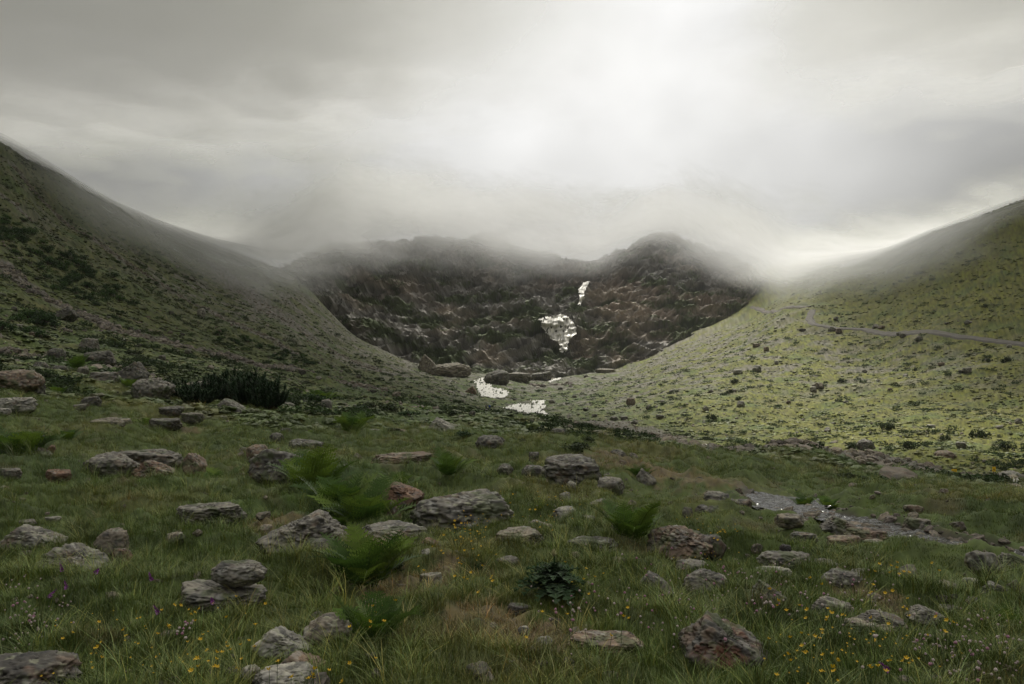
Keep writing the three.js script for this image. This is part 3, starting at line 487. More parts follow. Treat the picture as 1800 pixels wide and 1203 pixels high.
// x0, x1, top, base in the photograph; shape, colour, label (missing labels are composed from what stands near)
const ROCKS = [
  [-60, 138, 1143, 1240, 'round', 'dark', 'large dark boulder with pale lichen spots cut off by the frame corner'],
  [440, 572, 1168, 1222, 'round', 'pale', 'pale lichen-crusted rock at the bottom edge under a brown slab'],
  [483, 575, 1147, 1192, 'wedgeL', 'brown', 'dark brown wedge-shaped slab behind the pale rock at the bottom edge'],
  [420, 464, 1171, 1200, 'round', 'pale', 'small pale stone beside the brown wedge at the bottom edge'],
  [447, 548, 1104, 1156, 'wedgeL', 'pale', 'pale grey lichen-covered rock sloping down to the tan slab'],
  [532, 630, 1082, 1144, 'round', 'tan', 'smooth tan slab of rock beside the small fern'],
  [660, 701, 1085, 1112, 'block', 'grey', 'grey block of rock just behind the small fern'],
  [641, 668, 1086, 1110, 'block', 'grey', 'narrow grey stone half hidden by the small fern'],
  [1196, 1352, 1082, 1180, 'wedgeL', 'dark', 'large dark angular boulder with rust-red patches near the bottom', 0.4, 0.8],
  [996, 1132, 1110, 1150, 'slab', 'brown', 'long flat dark brown slab of layered rock near the bottom'],
  [942, 973, 1119, 1138, 'round', 'pale', 'small pale stone at the end of the long brown slab'],
  [910, 931, 1101, 1113, 'round', 'pale', 'tiny pale stone on the bare earth patch'],
  [827, 844, 1109, 1126, 'block', 'dark', 'small dark upright stone on the bare earth patch'],
  [772, 794, 1089, 1104, 'round', 'grey', null], [836, 849, 1064, 1078, 'round', 'grey', null], [770, 788, 1052, 1063, 'slab', 'tan', null],
  [792, 809, 1034, 1046, 'round', 'pale', null], [756, 774, 1039, 1053, 'round', 'grey', null], [738, 777, 1008, 1029, 'slab', 'grey', null],
  [892, 934, 1061, 1082, 'slab', 'dark', 'flat dark stone at the foot of the thistle'],
  [871, 914, 979, 998, 'slab', 'grey', null], [869, 884, 1041, 1051, 'round', 'grey', null], [892, 906, 1161, 1174, 'round', 'grey', null],
  [374, 467, 979, 1031, 'round', 'grey', 'rounded grey stone resting on top of a larger flat rock', 0.4, 0, 1070],
  [311, 469, 1021, 1076, 'slab', 'grey', 'broad flat mossy rock carrying a rounded stone on top'],
  [2, 112, 924, 968, 'wedgeL', 'grey', 'ridged blue-grey rock in the grass above the purple orchids'],
  [72, 184, 958, 1016, 'wedgeL', 'grey', 'smooth grey-brown boulder directly behind the purple orchids'],
  [169, 224, 932, 972, 'block', 'tan', 'upright tan rock beside the smooth orchid boulder'],
  [196, 231, 966, 992, 'slab', 'rust', 'reddish broken slab below the upright tan rock'],
  [69, 108, 908, 920, 'slab', 'pale', 'flat whitish stone in the short grass by the ridged blue-grey rock'],
  [37, 69, 903, 914, 'slab', 'pale', null], [26, 62, 914, 926, 'slab', 'grey', null], [289, 325, 937, 959, 'round', 'tan', null],
  [306, 432, 886, 926, 'slab', 'grey', 'long mossy grey rock overhung by grass tufts'],
  [453, 612, 900, 977, 'wedgeR', 'grey', 'large grey slab with fine cracks in front of the big ferns', 0.35],
  [532, 592, 946, 980, 'round', 'dark', 'dark lump of rock at the foot of the large cracked slab'],
  [720, 904, 862, 940, 'round', 'grey', 'the biggest boulder, rounded and grey with lichen, beside the brown overhanging rock', 0.8],
  [660, 744, 847, 899, 'wedgeL', 'rust', 'rust-brown overhanging rock leaning against the biggest boulder', 0.1, 0, 918],
  [676, 706, 882, 926, 'wedgeL', 'brown', 'narrow brown slab propping the rust-brown overhanging rock'],
  [588, 625, 852, 884, 'round', 'brown', 'brown stone poking out of the big ferns'],
  [622, 768, 918, 970, 'round', 'grey', 'low grey rock with orange lichen behind the fern bush'],
  [728, 795, 946, 980, 'wedgeL', 'rust', 'reddish-brown slab lying against the low lichen rock'],
  [728, 779, 966, 990, 'round', 'pale', 'pale flat stone under the reddish-brown slab'],
  [956, 1058, 806, 860, 'block', 'dark', 'large dark block of rock with an overhanging front in mid meadow'],
  [960, 1030, 798, 828, 'slab', 'grey', 'grey lichen slab lying on the back of the large dark block', 0.6, 0, 848],
  [1050, 1099, 841, 869, 'slab', 'grey', 'flat grey rock at the end of the large dark block'],
  [1058, 1090, 834, 850, 'slab', 'grey', null],
  [917, 961, 819, 841, 'round', 'dark', 'rounded dark rock just before the large dark block'],
  [872, 903, 816, 835, 'round', 'dark', null], [929, 948, 796, 813, 'block', 'dark', null],
  [836, 890, 767, 794, 'round', 'dark', 'dark humped boulder alone in the middle of the meadow'],
  [652, 772, 796, 820, 'slab', 'brown', 'long flat brown rock in the grass behind the big ferns'],
  [686, 718, 754, 775, 'block', 'brown', 'small squat brown rock in the middle meadow'],
  [751, 799, 736, 763, 'wedgeL', 'pale', 'pale triangular rock on the crest of the meadow'],
  [626, 672, 755, 770, 'round', 'pale', null], [1069, 1102, 792, 815, 'round', 'dark', 'dark round boulder above the orange earth patch'],
  [1116, 1154, 826, 854, 'wedgeL', 'grey', 'grey rock beside a grass clump on the orange earth'],
  [966, 997, 754, 765, 'round', 'dark', null], [599, 619, 817, 840, 'round', 'pale', 'small black and white stone behind the big ferns'],
  [972, 1015, 891, 915, 'round', 'pale', null], [1012, 1049, 907, 930, 'round', 'grey', null], [1029, 1079, 877, 896, 'wedgeR', 'grey', null],
  [916, 994, 916, 944, 'wedgeL', 'tan', 'tan layered rocks to one side of the biggest boulder'],
  [870, 957, 929, 963, 'slab', 'tan', 'flat tan rock half sunk in grass before the biggest boulder'],
  [991, 1086, 944, 980, 'round', 'dark', 'dark rounded rock behind the thistle'],
  [1138, 1252, 926, 984, 'wedgeL', 'brown', 'big purplish-brown sloping boulder beside the right-hand fern'],
  [1228, 1276, 942, 978, 'round', 'dark', 'dark end piece broken off the big purplish-brown boulder', 0.3, 0.4],
  [1108, 1150, 901, 935, 'round', 'grey', 'grey rock rising behind the right-hand fern'],
  [982, 1004, 866, 880, 'round', 'grey', null], [1126, 1172, 1005, 1031, 'wedgeL', 'grey', null], [996, 1013, 847, 862, 'round', 'pale', null],
  [1201, 1279, 1002, 1046, 'round', 'grey', 'domed grey boulder below the big purplish-brown boulder', 0.3],
  [1188, 1242, 985, 1008, 'slab', 'grey', 'flat greenish stone next to the domed grey boulder'],
  [1336, 1424, 969, 1008, 'round', 'grey', 'craggy rock with a small black stone sitting on top'],
  [1425, 1474, 983, 1004, 'round', 'grey', null], [1327, 1392, 998, 1021, 'slab', 'pale', 'low pale rock just below the craggy one with the black stone'],
  [1310, 1386, 1022, 1075, 'wedgeL', 'grey', 'pitted grey rock with yellow lichen and pink flowers before it', 0.8],
  [1446, 1518, 1002, 1037, 'round', 'grey', 'smooth oval grey rock right of the craggy one'], [1492, 1553, 1002, 1022, 'slab', 'grey', null],
  [1427, 1499, 1050, 1090, 'round', 'grey', 'round-topped dark grey rock above the long tan slab', 0.7],
  [1477, 1595, 1086, 1129, 'slab', 'tan', 'long tan slab with a dark pointed stone on it'],
  [1513, 1589, 1067, 1103, 'wedgeL', 'dark', 'dark pointed stone on the long tan slab', 0.4, 0, 1122],
  [1483, 1512, 1115, 1130, 'round', 'grey', null], [1498, 1549, 1149, 1165, 'slab', 'pale', 'flat pale stone low in the flowery corner'],
  [1594, 1664, 1065, 1098, 'wedgeL', 'grey', 'grey sloping rock among yellow flowers'], [1646, 1685, 1064, 1079, 'slab', 'grey', null],
  [1692, 1721, 1050, 1071, 'round', 'grey', null], [1726, 1794, 1025, 1067, 'wedgeL', 'grey', 'dark grey peaked rock at the edge above the fern'],
  [1699, 1754, 971, 1006, 'round', 'grey', 'humped grey rock on the bank at the end of the brook'], [1746, 1815, 973, 1010, 'wedgeL', 'grey', 'pale grey rock slanting out of the frame by the brook'],
  [1638, 1689, 1021, 1049, 'round', 'tan', null], [1692, 1720, 1017, 1031, 'slab', 'pale', null],
  [1444, 1507, 909, 938, 'wedgeL', 'grey', 'grey wedge of rock at the edge of the brook'], [1364, 1415, 904, 926, 'slab', 'tan', null], [1389, 1436, 937, 960, 'slab', 'dark', null],
  [1487, 1555, 929, 953, 'slab', 'brown', 'flat brown rock in the brook bank'], [1454, 1511, 941, 965, 'slab', 'brown', null], [1563, 1605, 950, 968, 'slab', 'brown', null],
  [1588, 1637, 912, 934, 'slab', 'tan', 'pale flat stone on the far side of the brook'], [1234, 1283, 866, 897, 'block', 'grey', 'squarish grey rock left of the brook head'],
  [1220, 1277, 887, 912, 'round', 'dark', 'dark lichen rock in front of the squarish grey rock'], [1283, 1323, 879, 896, 'slab', 'dark', null], [1199, 1218, 893, 913, 'round', 'dark', null],
  [1517, 1556, 949, 966, 'slab', 'tan', null], [1629, 1670, 956, 970, 'slab', 'brown', null], [1590, 1622, 888, 902, 'slab', 'brown', null],
  [1756, 1798, 829, 856, 'round', 'pale', 'big pale boulder beside the yellow signs'], [1642, 1680, 793, 810, 'round', 'brown', 'brown boulder on the far river bank above the signs'],
  [1506, 1536, 774, 794, 'round', 'dark', 'dark boulder among heath on the far river bank'],
  [-20, 74, 654, 692, 'round', 'brown', 'large reddish-brown boulder at the side of the hillside meadow'], [48, 76, 671, 693, 'block', 'dark', 'dark stone leaning on the large reddish-brown boulder'],
  [157, 211, 656, 675, 'block', 'grey', 'flat-topped rectangular grey block on the hillside meadow'], [206, 259, 639, 670, 'wedgeR', 'dark', 'dark peaked boulder beside the rectangular grey block'],
  [232, 304, 669, 705, 'round', 'grey', 'broad lichen boulder at the end of the dwarf pine thicket'], [344, 390, 672, 690, 'round', 'grey', 'grey rock showing inside the dwarf pine thicket'],
  [377, 434, 704, 735, 'wedgeL', 'grey', 'grey domed rock in front of the dwarf pine thicket'], [431, 458, 668, 684, 'round', 'dark', 'dark rock tip above the dwarf pine thicket'],
  [144, 174, 699, 717, 'block', 'dark', 'small nearly black rock on the hillside meadow'], [-10, 64, 701, 725, 'slab', 'pale', 'wide flat pale rock at the frame side'], [-12, 19, 719, 734, 'slab', 'pale', null],
  [159, 228, 736, 756, 'slab', 'tan', 'long low tan rock in the hillside meadow'], [282, 324, 716, 733, 'slab', 'dark', null], [319, 358, 727, 742, 'slab', 'grey', null], [266, 316, 737, 755, 'slab', 'dark', null],
  [129, 153, 711, 720, 'slab', 'grey', null], [52, 83, 767, 790, 'wedgeR', 'grey', null], [67, 96, 784, 799, 'slab', 'rust', null], [52, 90, 787, 812, 'wedgeL', 'grey', null],
  [82, 125, 826, 846, 'slab', 'rust', 'red flat rock alone in short grass'], [101, 118, 816, 830, 'wedgeL', 'grey', null],
  [145, 240, 797, 838, 'round', 'grey', 'greyish rock with rusty flank left of the red slab pile'], [215, 325, 792, 830, 'slab', 'grey', 'long grey rock at the back of the red slab pile'],
  [237, 305, 811, 840, 'wedgeL', 'rust', 'pinkish-red slab lying in front of the long grey rock'], [322, 362, 799, 833, 'wedgeL', 'brown', 'brown pointed rock at the end of the long grey rock'],
  [439, 549, 792, 852, 'round', 'dark', 'big dark rounded boulder beside the big ferns'], [502, 567, 774, 803, 'slab', 'dark', 'dark flat boulder resting behind the big dark rounded one'],
  [432, 475, 784, 816, 'round', 'brown', 'brown stone pressed against the big dark rounded boulder'], [474, 500, 762, 781, 'round', 'dark', null], [419, 435, 788, 809, 'block', 'grey', null], [491, 514, 754, 773, 'round', 'dark', null],
  [-8, 18, 856, 876, 'round', 'rust', 'reddish stone at the frame side in short grass'], [-5, 36, 824, 842, 'slab', 'grey', null], [57, 88, 638, 654, 'round', 'dark', null], [87, 118, 644, 656, 'round', 'dark', null],
  [136, 156, 646, 660, 'round', 'grey', null], [84, 114, 614, 634, 'round', 'dark', null], [142, 171, 596, 619, 'block', 'grey', null], [147, 202, 619, 644, 'round', 'dark', null],
  [562, 583, 704, 725, 'round', 'grey', null], [497, 518, 709, 725, 'round', 'grey', null], [96, 135, 541, 562, 'wedgeR', 'dark', 'dark pointed boulder alone on the steep hillside'], [346, 361, 543, 558, 'round', 'pale', 'pale boulder on the green hillside streak'],
  [735, 770, 627, 657, 'wedgeL', 'tan', 'tall brown outcrop at the foot of the cliff'], [748, 829, 640, 664, 'round', 'tan', 'long low brown outcrop spreading from the foot of the cliff'],
  [850, 895, 653, 677, 'round', 'dark', 'dark domed outcrop just above the upper rapids'], [891, 935, 656, 672, 'slab', 'grey', 'streaked grey outcrop between two dark ones above the rapids'], [931, 970, 655, 672, 'slab', 'dark', 'dark flat outcrop at the end of the row above the rapids'],
  [953, 1018, 620, 652, 'wedgeR', 'brown', 'large brown outcrop under the foot of the main waterfall'], [1000, 1053, 624, 652, 'round', 'brown', 'brown rounded outcrop beside the water spilling from the falls'],
  [817, 838, 680, 694, 'wedgeR', 'rust', 'reddish pointed boulder on the bank of the upper rapids'], [1101, 1117, 701, 714, 'round', 'brown', 'reddish-brown boulder alone on the valley floor'],
  [1046, 1084, 649, 658, 'slab', 'tan', 'flat tan rock shelf below the spilling water'],
];
const MARKS = [[812, 940, 'the biggest boulder'], [702, 890, 'the rust-brown overhanging rock'], [640, 1030, 'the fern bush'], [975, 1075, 'the thistle'], [560, 905, 'the big ferns'], [1275, 1170, 'the rust-patched boulder'], [420, 1025, 'the two stacked rocks'], [1380, 990, 'the craggy rock with the black stone'], [1540, 1110, 'the long tan slab'], [1200, 975, 'the purplish-brown boulder'], [1008, 855, 'the large dark block'], [1370, 885, 'the brook head'], [1600, 945, 'the brook'], [420, 725, 'the dwarf pine thicket'], [185, 670, 'the rectangular grey block'], [30, 685, 'the large reddish-brown boulder'], [280, 835, 'the red slab pile'], [495, 850, 'the big dark rounded boulder'], [130, 990, 'the orchid boulder'], [1065, 1145, 'the long brown slab'], [880, 1105, 'the bare earth patch'], [862, 790, 'the humped boulder in mid meadow'], [30, 800, 'the fern at the frame side'], [1720, 1050, 'the peaked rock near the frame side']];
const used = new Set(ROCKS.map((r) => r[6]).filter(Boolean));
const toneWord = { grey: 'grey', dark: 'dark', pale: 'pale', brown: 'brown', rust: 'reddish', tan: 'tan', black: 'black' }, shapeWord = { round: 'rounded stone', block: 'blocky stone', slab: 'flat stone', wedgeL: 'slanting stone', wedgeR: 'slanting stone' };
function composed(px, py, w, kind, tone, marks = MARKS, noun, tail = 'in the meadow') {
  const near_ = marks.map((m) => ({ m, q: Math.hypot(px - m[0], (py - m[1]) * 1.6) })).sort((a, b) => a.q - b.q);
  for (const { m } of near_) {
    const dx = px - m[0], dy = py - m[1], rel = Math.abs(dx) > Math.abs(dy) * 1.5 ? (dx < 0 ? 'left of' : 'right of') : dy < 0 ? (noun ? 'above' : 'behind') : (noun ? 'below' : 'in front of');
    const l = noun ? `${w < 10 ? 'small' : w < 14 ? 'middling' : 'larger'} ${tone ? toneWord[tone] + ' ' : ''}${noun} ${rel} ${m[2]}, ${tail}` : `${w < 22 ? 'tiny' : w < 45 ? 'small' : 'low'} ${toneWord[tone]} ${shapeWord[kind]} ${rel} ${m[2]}`;
    if (!used.has(l)) { used.add(l); return l; }
  }
  return `small ${toneWord[tone]} ${shapeWord[kind]} in the meadow`;
}
ROCKS.forEach(([x0, x1, y0, y1, kind, tone, label, lichen = 0.5, rust = 0, restRow = 0], i) => {
  const p = spot((x0 + x1) / 2, restRow || Math.min(y1 - (y1 - y0) * 0.06, 1260), baseH), k = p.d / F, w = (x1 - x0) * k, ext = (y1 - y0) * k, slope = Math.max(0, (y1 - HORIZON) / F);
  const dp = Math.min(w * 0.8, Math.max(ext * 2.2, w * 0.5)), h = Math.max(0.42 * ext, ext - 0.55 * dp * slope), px = x1 - x0;
  const bury = 0.35 * h + 0.02, size = [w * 1.04, h * 1.06 + bury, dp], detail = px > 110 ? 26 : px > 60 ? 18 : px > 30 ? 11 : 7;
  const o = mesh('boulder', rockShape(i + 3, detail, kind, tone, size, lichen, rust), rockMat);
  const z = p.z - dp * 0.36, x = p.x * (z / p.z), g = lerp(p.y, baseH(x, z), 0.5);
  o.position.set(x, g - bury, z);
  if (restRow) { const kk = -z / F; o.position.y = EYE + (HORIZON - y1) * kk; o.scale.y = (h * 1.06) / size[1] * 1.05; }   // lies on another rock
  footprints.push([x, z, w * 0.5, dp * 0.5]);
  tag(top(o, 'boulder'), label ?? composed((x0 + x1) / 2, y1, px, kind, tone), 'rock', p.d > 350 ? 'outcrops at the foot of the cliff' : 'rocks strewn over the meadow');
});
{ // the black stone on the craggy rock
  const b = spot(1380, 1003, baseH), d = b.d + 0.2, k = d / F, o = mesh('stone', rockShape(900, 12, 'round', 'black', [20 * k, 19 * k, 20 * k], 0.05), rockMat);
  o.position.set((1380.5 - 900) * k, EYE + (HORIZON - 976) * k, -d);
  tag(top(o, 'stone'), 'small black round stone perched on the craggy rock', 'rock');
}
// farther boulders, one by one
const smallShapes = []; for (let i = 0; i < 8; i++) smallShapes.push(rockShape(500 + i, 6, ['round', 'block', 'wedgeL', 'slab'][i % 4], ['grey', 'dark', 'tan', 'grey', 'pale', 'brown', 'grey', 'dark'][i], [1, 0.72, 0.85], 0.3));
const FAR_TONES = ['grey', 'dark', 'tan', 'grey', 'pale', 'brown', 'grey', 'dark'], sr = mulberry(4242);
const FAR_MARKS = [[1428, 560, 'the road bend'], [1700, 600, 'the gravel road'], [1550, 585, 'the stretch of road after the bend'], [1400, 785, 'the grassy mound'], [1660, 800, 'the brown bank boulder'], [1520, 790, 'the dark bank boulder'], [1250, 788, 'the glinting river water'], [1725, 840, 'the yellow signs'], [862, 690, 'the upper rapids'], [925, 720, 'the lower rapids'], [1108, 712, 'the lone reddish-brown boulder'], [1010, 645, 'the outcrop under the falls'], [785, 660, 'the long tan outcrop'], [630, 715, 'the juniper mats'], [115, 560, 'the dark pointed hillside boulder'], [355, 555, 'the pale hillside boulder'], [185, 665, 'the rectangular grey block'], [430, 690, 'the dwarf pine thicket'], [330, 610, 'the lower scree streak'], [30, 590, 'the hillside shrubs']];
function farBoulders(list, label, group) {
  for (const [px, py, w] of list) {
    const p = spot(px, py), s = w * p.d / F, which = Math.floor(sr() * 8), o = mesh('boulder', smallShapes[which], rockMat);
    o.scale.set(s, s * (0.75 + 0.5 * sr()), s); o.rotation.y = sr() * 6.28; o.position.set(p.x, p.y - 0.2 * s, p.z);
    tag(top(o, 'boulder'), composed(px, py, w, '', FAR_TONES[which], FAR_MARKS, 'boulder', label), 'rock', group);
  }
}
const scatter = (n, x0, x1, y0, y1, w0, w1, ok) => { const out = []; for (let k = 0; out.length < n && k < n * 30; k++) { const x = lerp(x0, x1, sr()), y = lerp(y0, y1, sr()); if (!ok || ok(x, y)) out.push([x, y, lerp(w0, w1, sr() ** 2)]); } return out; };
farBoulders([[1297, 657, 17], [1330, 653, 19], [1438, 682, 20], [1430, 688, 14], [1302, 716, 16], [1241, 722, 12], [1565, 686, 10], [1545, 671, 8], [1488, 709, 10], [1700, 655, 16], [1690, 655, 10], [1592, 661, 10], [1655, 642, 12], [1616, 600, 14], [1587, 593, 13], [1580, 590, 10], [1735, 635, 11], [1410, 582, 12], [1465, 581, 18], [1475, 585, 14], [1540, 577, 12], [1550, 577, 13], [1703, 569, 14], [1665, 570, 8], [1470, 563, 10], [1775, 611, 10], [1757, 755, 16], [1705, 743, 8], [1750, 728, 8], [1330, 610, 12], [1347, 617, 11], [1365, 640, 9], [1290, 690, 12], [1386, 708, 11], [1455, 760, 14], [1637, 752, 16], [1690, 788, 18], [1790, 745, 14], [1520, 655, 10], [1250, 690, 9]], 'on the far meadow', 'boulders on the far meadow');
farBoulders([[640, 680, 12], [655, 690, 14], [813, 708, 12], [867, 708, 9], [905, 704, 8], [970, 709, 12], [1010, 700, 9], [1030, 722, 11], [1045, 733, 12], [1080, 740, 16], [1097, 737, 14], [1115, 745, 13], [1000, 735, 10], [935, 742, 9], [855, 722, 7], [700, 692, 9], [735, 700, 10], [770, 690, 8], [985, 686, 9], [1030, 664, 9], [1090, 668, 8], [1050, 680, 8], [1120, 690, 9], [1140, 720, 12], [1160, 735, 14], [695, 697, 14], [830, 731, 15], [1012, 747, 13], [1165, 707, 10], [1180, 690, 9], [630, 664, 9], [600, 655, 9], [560, 640, 10]], 'on the valley floor', 'boulders on the valley floor');
farBoulders([[60, 590, 14], [35, 575, 13], [180, 575, 13], [190, 560, 10], [230, 582, 12], [260, 560, 9], [200, 522, 9], [300, 552, 9], [320, 590, 10], [215, 600, 12], [245, 610, 12], [285, 632, 14], [330, 622, 12], [370, 650, 12], [400, 640, 10], [25, 545, 12], [75, 515, 9], [310, 470, 7], [470, 575, 8], [500, 600, 8], [530, 658, 16], [505, 652, 13], [560, 667, 12], [470, 645, 10]], 'on the hillside', 'boulders on the hillside');
// loose stones: river bed, scree streaks, small stones in the grass
function stones(name, label, n, pick, seed) {
  const r = mulberry(seed), m = new THREE.Matrix4(), q = new THREE.Quaternion(), e = new THREE.Euler(), s = new THREE.Vector3(), v = new THREE.Vector3(), mats = [], cols_ = [];
  for (let k = 0; mats.length < n && k < n * 40; k++) {
    const p = pick(r); if (!p) continue;
    const [x, z, size] = p; e.set(r() * 0.8, r() * 6.28, r() * 0.8); q.setFromEuler(e); s.set(size, size * (0.6 + 0.5 * r()), size * (0.7 + 0.6 * r())); v.set(x, heightAt(x, z) - size * 0.12, z);
    mats.push(m.compose(v, q, s).clone()); const t = 0.45 + 0.75 * r(); cols_.push(new THREE.Color(t, t * (0.95 + 0.06 * r()), t * (0.9 + 0.2 * r())));
  }
  const geo = rockShape(seed, 3, 'block', 'tan', [1, 0.7, 0.85], 0.2).translate(0, -0.2, 0).toNonIndexed(); geo.computeVertexNormals();      // broken stones keep their facets
  const o = new THREE.InstancedMesh(geo, rockMat, mats.length);
  mats.forEach((a, i) => { o.setMatrixAt(i, a); o.setColorAt(i, cols_[i]); });
  o.castShadow = o.receiveShadow = true;
  tag(top(o, name), label, 'stones', null, 'stuff');
}
const along = (path, r, spread) => { const i = Math.floor(r() * (path.length - 1)), t = r(), A = path[i], B = path[i + 1], w = lerp(A.w, B.w, t), g = (r() + r() + r() - 1.5) * spread, dx = B.x - A.x, dz = B.z - A.z, l = Math.hypot(dx, dz) || 1; return [lerp(A.x, B.x, t) - dz / l * w * g, lerp(A.z, B.z, t) + dx / l * w * g, t]; };
stones('gravel', 'bed of loose grey river stones crossing the valley', 7000, (r) => { const [x, z] = along(river, r, 1.2); const px = 900 + F * x / -z; if (px > 1655 && px < 1765) return r() < 0.5 ? [x, z, 0.12 + 0.3 * r() ** 3] : null; return [x, z, 0.16 + 1.0 * r() ** 5]; }, 61);
stones('scree', 'loose grey stones in streaks down the hillside', 4200, (r) => { const i = r() < 0.3 ? 0 : r() < 0.55 ? 1 : r() < 0.97 ? 2 : 3, [x, z] = along(streaks[i], r, 1.0); return [x, z, 0.3 + 1.3 * r() ** 4]; }, 62);
stones('rubble', 'small stones scattered over meadow and valley floor', 6500, (r) => {
  const a = lerp(-0.68, 0.68, r()), d = 60 * Math.pow(8, r()), x = a * d, z = -d;
  const p = sst(-0.1, 0.45, fbm2(x * 0.03 + 70, z * 0.03, 3) + 0.45 * (Math.abs(a) < 0.28 && d > 220 ? 1 : 0)); if (r() > p) return null; return [x, z, 0.2 + 0.9 * r() ** 4];
}, 63);
stones('pebbles', 'little stones lying in the near grass', 900, (r) => { const a = lerp(-0.68, 0.68, r()), d = 4 * Math.pow(14, r()), x = a * d, z = -d; return [x, z, (0.04 + 0.11 * r() ** 3) * (1 + d / 30)]; }, 64);
stones('brook_stones', 'wet stones lying in and along the near brook', 380, (r) => { const [x, z] = along(brook, r, 2.6); return [x, z, 0.04 + 0.2 * r() ** 4]; }, 65);

stones('talus', 'angular blocks fallen along the foot of the cliff', 900, (r) => {
  const a = lerp(-0.36, 0.33, r()); let d = 470; while (d < 700 && CF(a, d) - 4 < HF(a, d)) d += 4;
  if (d >= 700) return null; const q = d - 34 * r() * r() + 4; return [a * q, -q, 0.5 + 3.6 * r() ** 4];
}, 66);
// ---------- plants ----------
const leafMat = (r, g, b, t = 0.35) => new THREE.MeshPhysicalMaterial({ color: new THREE.Color(r, g, b), vertexColors: true, roughness: 0.95, transmission: t, side: THREE.DoubleSide, specularIntensity: 0.6 });
class Bag {                                                     // triangles with colours
  constructor() { this.p = []; this.c = []; }
  tri(a, b, c, k = [1, 1, 1]) { this.p.push(...a, ...b, ...c); for (let i = 0; i < 3; i++) this.c.push(...k); }
  quad(a, b, c, d, k) { this.tri(a, b, c, k); this.tri(a, c, d, k); }
  tube(pts, rad, k, sides = 5) {
    const rings = pts.map((p, i) => { const q = pts[Math.min(i + 1, pts.length - 1)], o = pts[Math.max(i - 1, 0)], t = new THREE.Vector3(q[0] - o[0], q[1] - o[1], q[2] - o[2]).normalize(), u = new THREE.Vector3(1, 0.13, 0.2).cross(t).normalize(), v = t.clone().cross(u), r = Array.isArray(rad) ? lerp(rad[0], rad[1], i / (pts.length - 1)) : rad; return Array.from({ length: sides }, (_, s) => { const a = s / sides * 6.283, cu = Math.cos(a) * r, sv = Math.sin(a) * r; return [p[0] + u.x * cu + v.x * sv, p[1] + u.y * cu + v.y * sv, p[2] + u.z * cu + v.z * sv]; }); });
    for (let i = 0; i < rings.length - 1; i++) for (let s = 0; s < sides; s++) { const e = (s + 1) % sides; this.quad(rings[i][s], rings[i][e], rings[i + 1][e], rings[i + 1][s], k); }
  }
  geo() { const g = new THREE.BufferGeometry(); g.setAttribute('position', new THREE.Float32BufferAttribute(this.p, 3)); g.setAttribute('color', new THREE.Float32BufferAttribute(this.c, 3)); g.computeVertexNormals(); return g; }
}
// grass tufts
function tuft(seed, blades, height, spread, bend, width, straw) {
  const r = mulberry(seed), b = new Bag();
  for (let i = 0; i < blades; i++) {
    const a = r() * 6.283, rad = spread * Math.sqrt(r()), x0 = Math.cos(a) * rad, z0 = Math.sin(a) * rad, h = height * (0.45 + 0.75 * r()), lean = bend * (0.3 + r()) * h, la = a + (r() - 0.5) * 1.8, w = width * (0.7 + 0.6 * r()), wa = la + 1.57;
    const dry = r() < straw, k = 0.7 + 0.6 * r(), tone = dry ? [2.0 * k, 1.35 * k, 1.25 * k] : [k * (0.85 + 0.4 * r()), k, k * (0.8 + 0.3 * r())], S = 3, row = [];
    for (let s = 0; s <= S; s++) { const t = s / S, q = lean * t * t, y = h * t * (1 - 0.25 * bend * t), ww = w * (1 - t * 0.85) * 0.5, cx = x0 + Math.cos(la) * q, cz = z0 + Math.sin(la) * q; row.push([[cx - Math.cos(wa) * ww, y, cz - Math.sin(wa) * ww], [cx + Math.cos(wa) * ww, y, cz + Math.sin(wa) * ww]]); }
    for (let s = 0; s < S; s++) b.quad(row[s][0], row[s][1], row[s + 1][1], row[s + 1][0], tone);
  }
  return b.geo();
}
const grassMat = new THREE.MeshStandardMaterial({ vertexColors: true, roughness: 0.62, side: THREE.DoubleSide });
const inRock = (x, z, pad = 0.85) => { for (const f of footprints) { const dx = (x - f[0]) / (f[2] * pad), dz = (z - f[1]) / (f[3] * pad); if (dx * dx + dz * dz < 1) return true; } return false; };
function grassField(name, label, geos, n, pick, seed) {
  const r = mulberry(seed), m = new THREE.Matrix4(), q = new THREE.Quaternion(), e = new THREE.Euler(), s = new THREE.Vector3(), v = new THREE.Vector3(), lists = geos.map(() => []), c = [0, 0, 0];
  for (let k = 0, made = 0; made < n && k < n * 6; k++) {
    const p = pick(r); if (!p) continue; made++;
    const [x, z, sc, kind, tall = 1] = p; e.set((r() - 0.5) * 0.3, r() * 6.283, (r() - 0.5) * 0.3); q.setFromEuler(e); s.set(sc, sc * tall * (0.7 + 0.6 * r()), sc); v.set(x, heightAt(x, z) - 0.01 * sc, z);
    groundColor(x, z, c); const f = name === 'grass' ? 1.35 + 0.95 * r() : 0.9 + 0.3 * r();
    lists[kind].push([m.compose(v, q, s).clone(), new THREE.Color(c[0] * f, c[1] * f * 1.04, c[2] * f * 0.85)]);
  }
  lists.forEach((list, i) => {
    if (!list.length) return;
    const o = new THREE.InstancedMesh(geos[i], grassMat, list.length);
    list.forEach(([a, b], j) => { o.setMatrixAt(j, a); o.setColorAt(j, b); });
    o.castShadow = o.receiveShadow = true;
    tag(top(o, name), Array.isArray(label) ? label[i] : label, 'grass', null, 'stuff');
  });
}
const tuftsNear = [tuft(1, 22, 0.105, 0.08, 0.55, 0.0042, 0.08), tuft(2, 22, 0.16, 0.075, 0.85, 0.0042, 0.12), tuft(3, 18, 0.075, 0.085, 0.4, 0.005, 0.22), tuft(4, 26, 0.26, 0.06, 1.0, 0.004, 0.16)];
const wet = (x, z) => x > 1 && x < 40 && z < -5 && z > -28 && nearPath(brook, x, z) < 1.05;
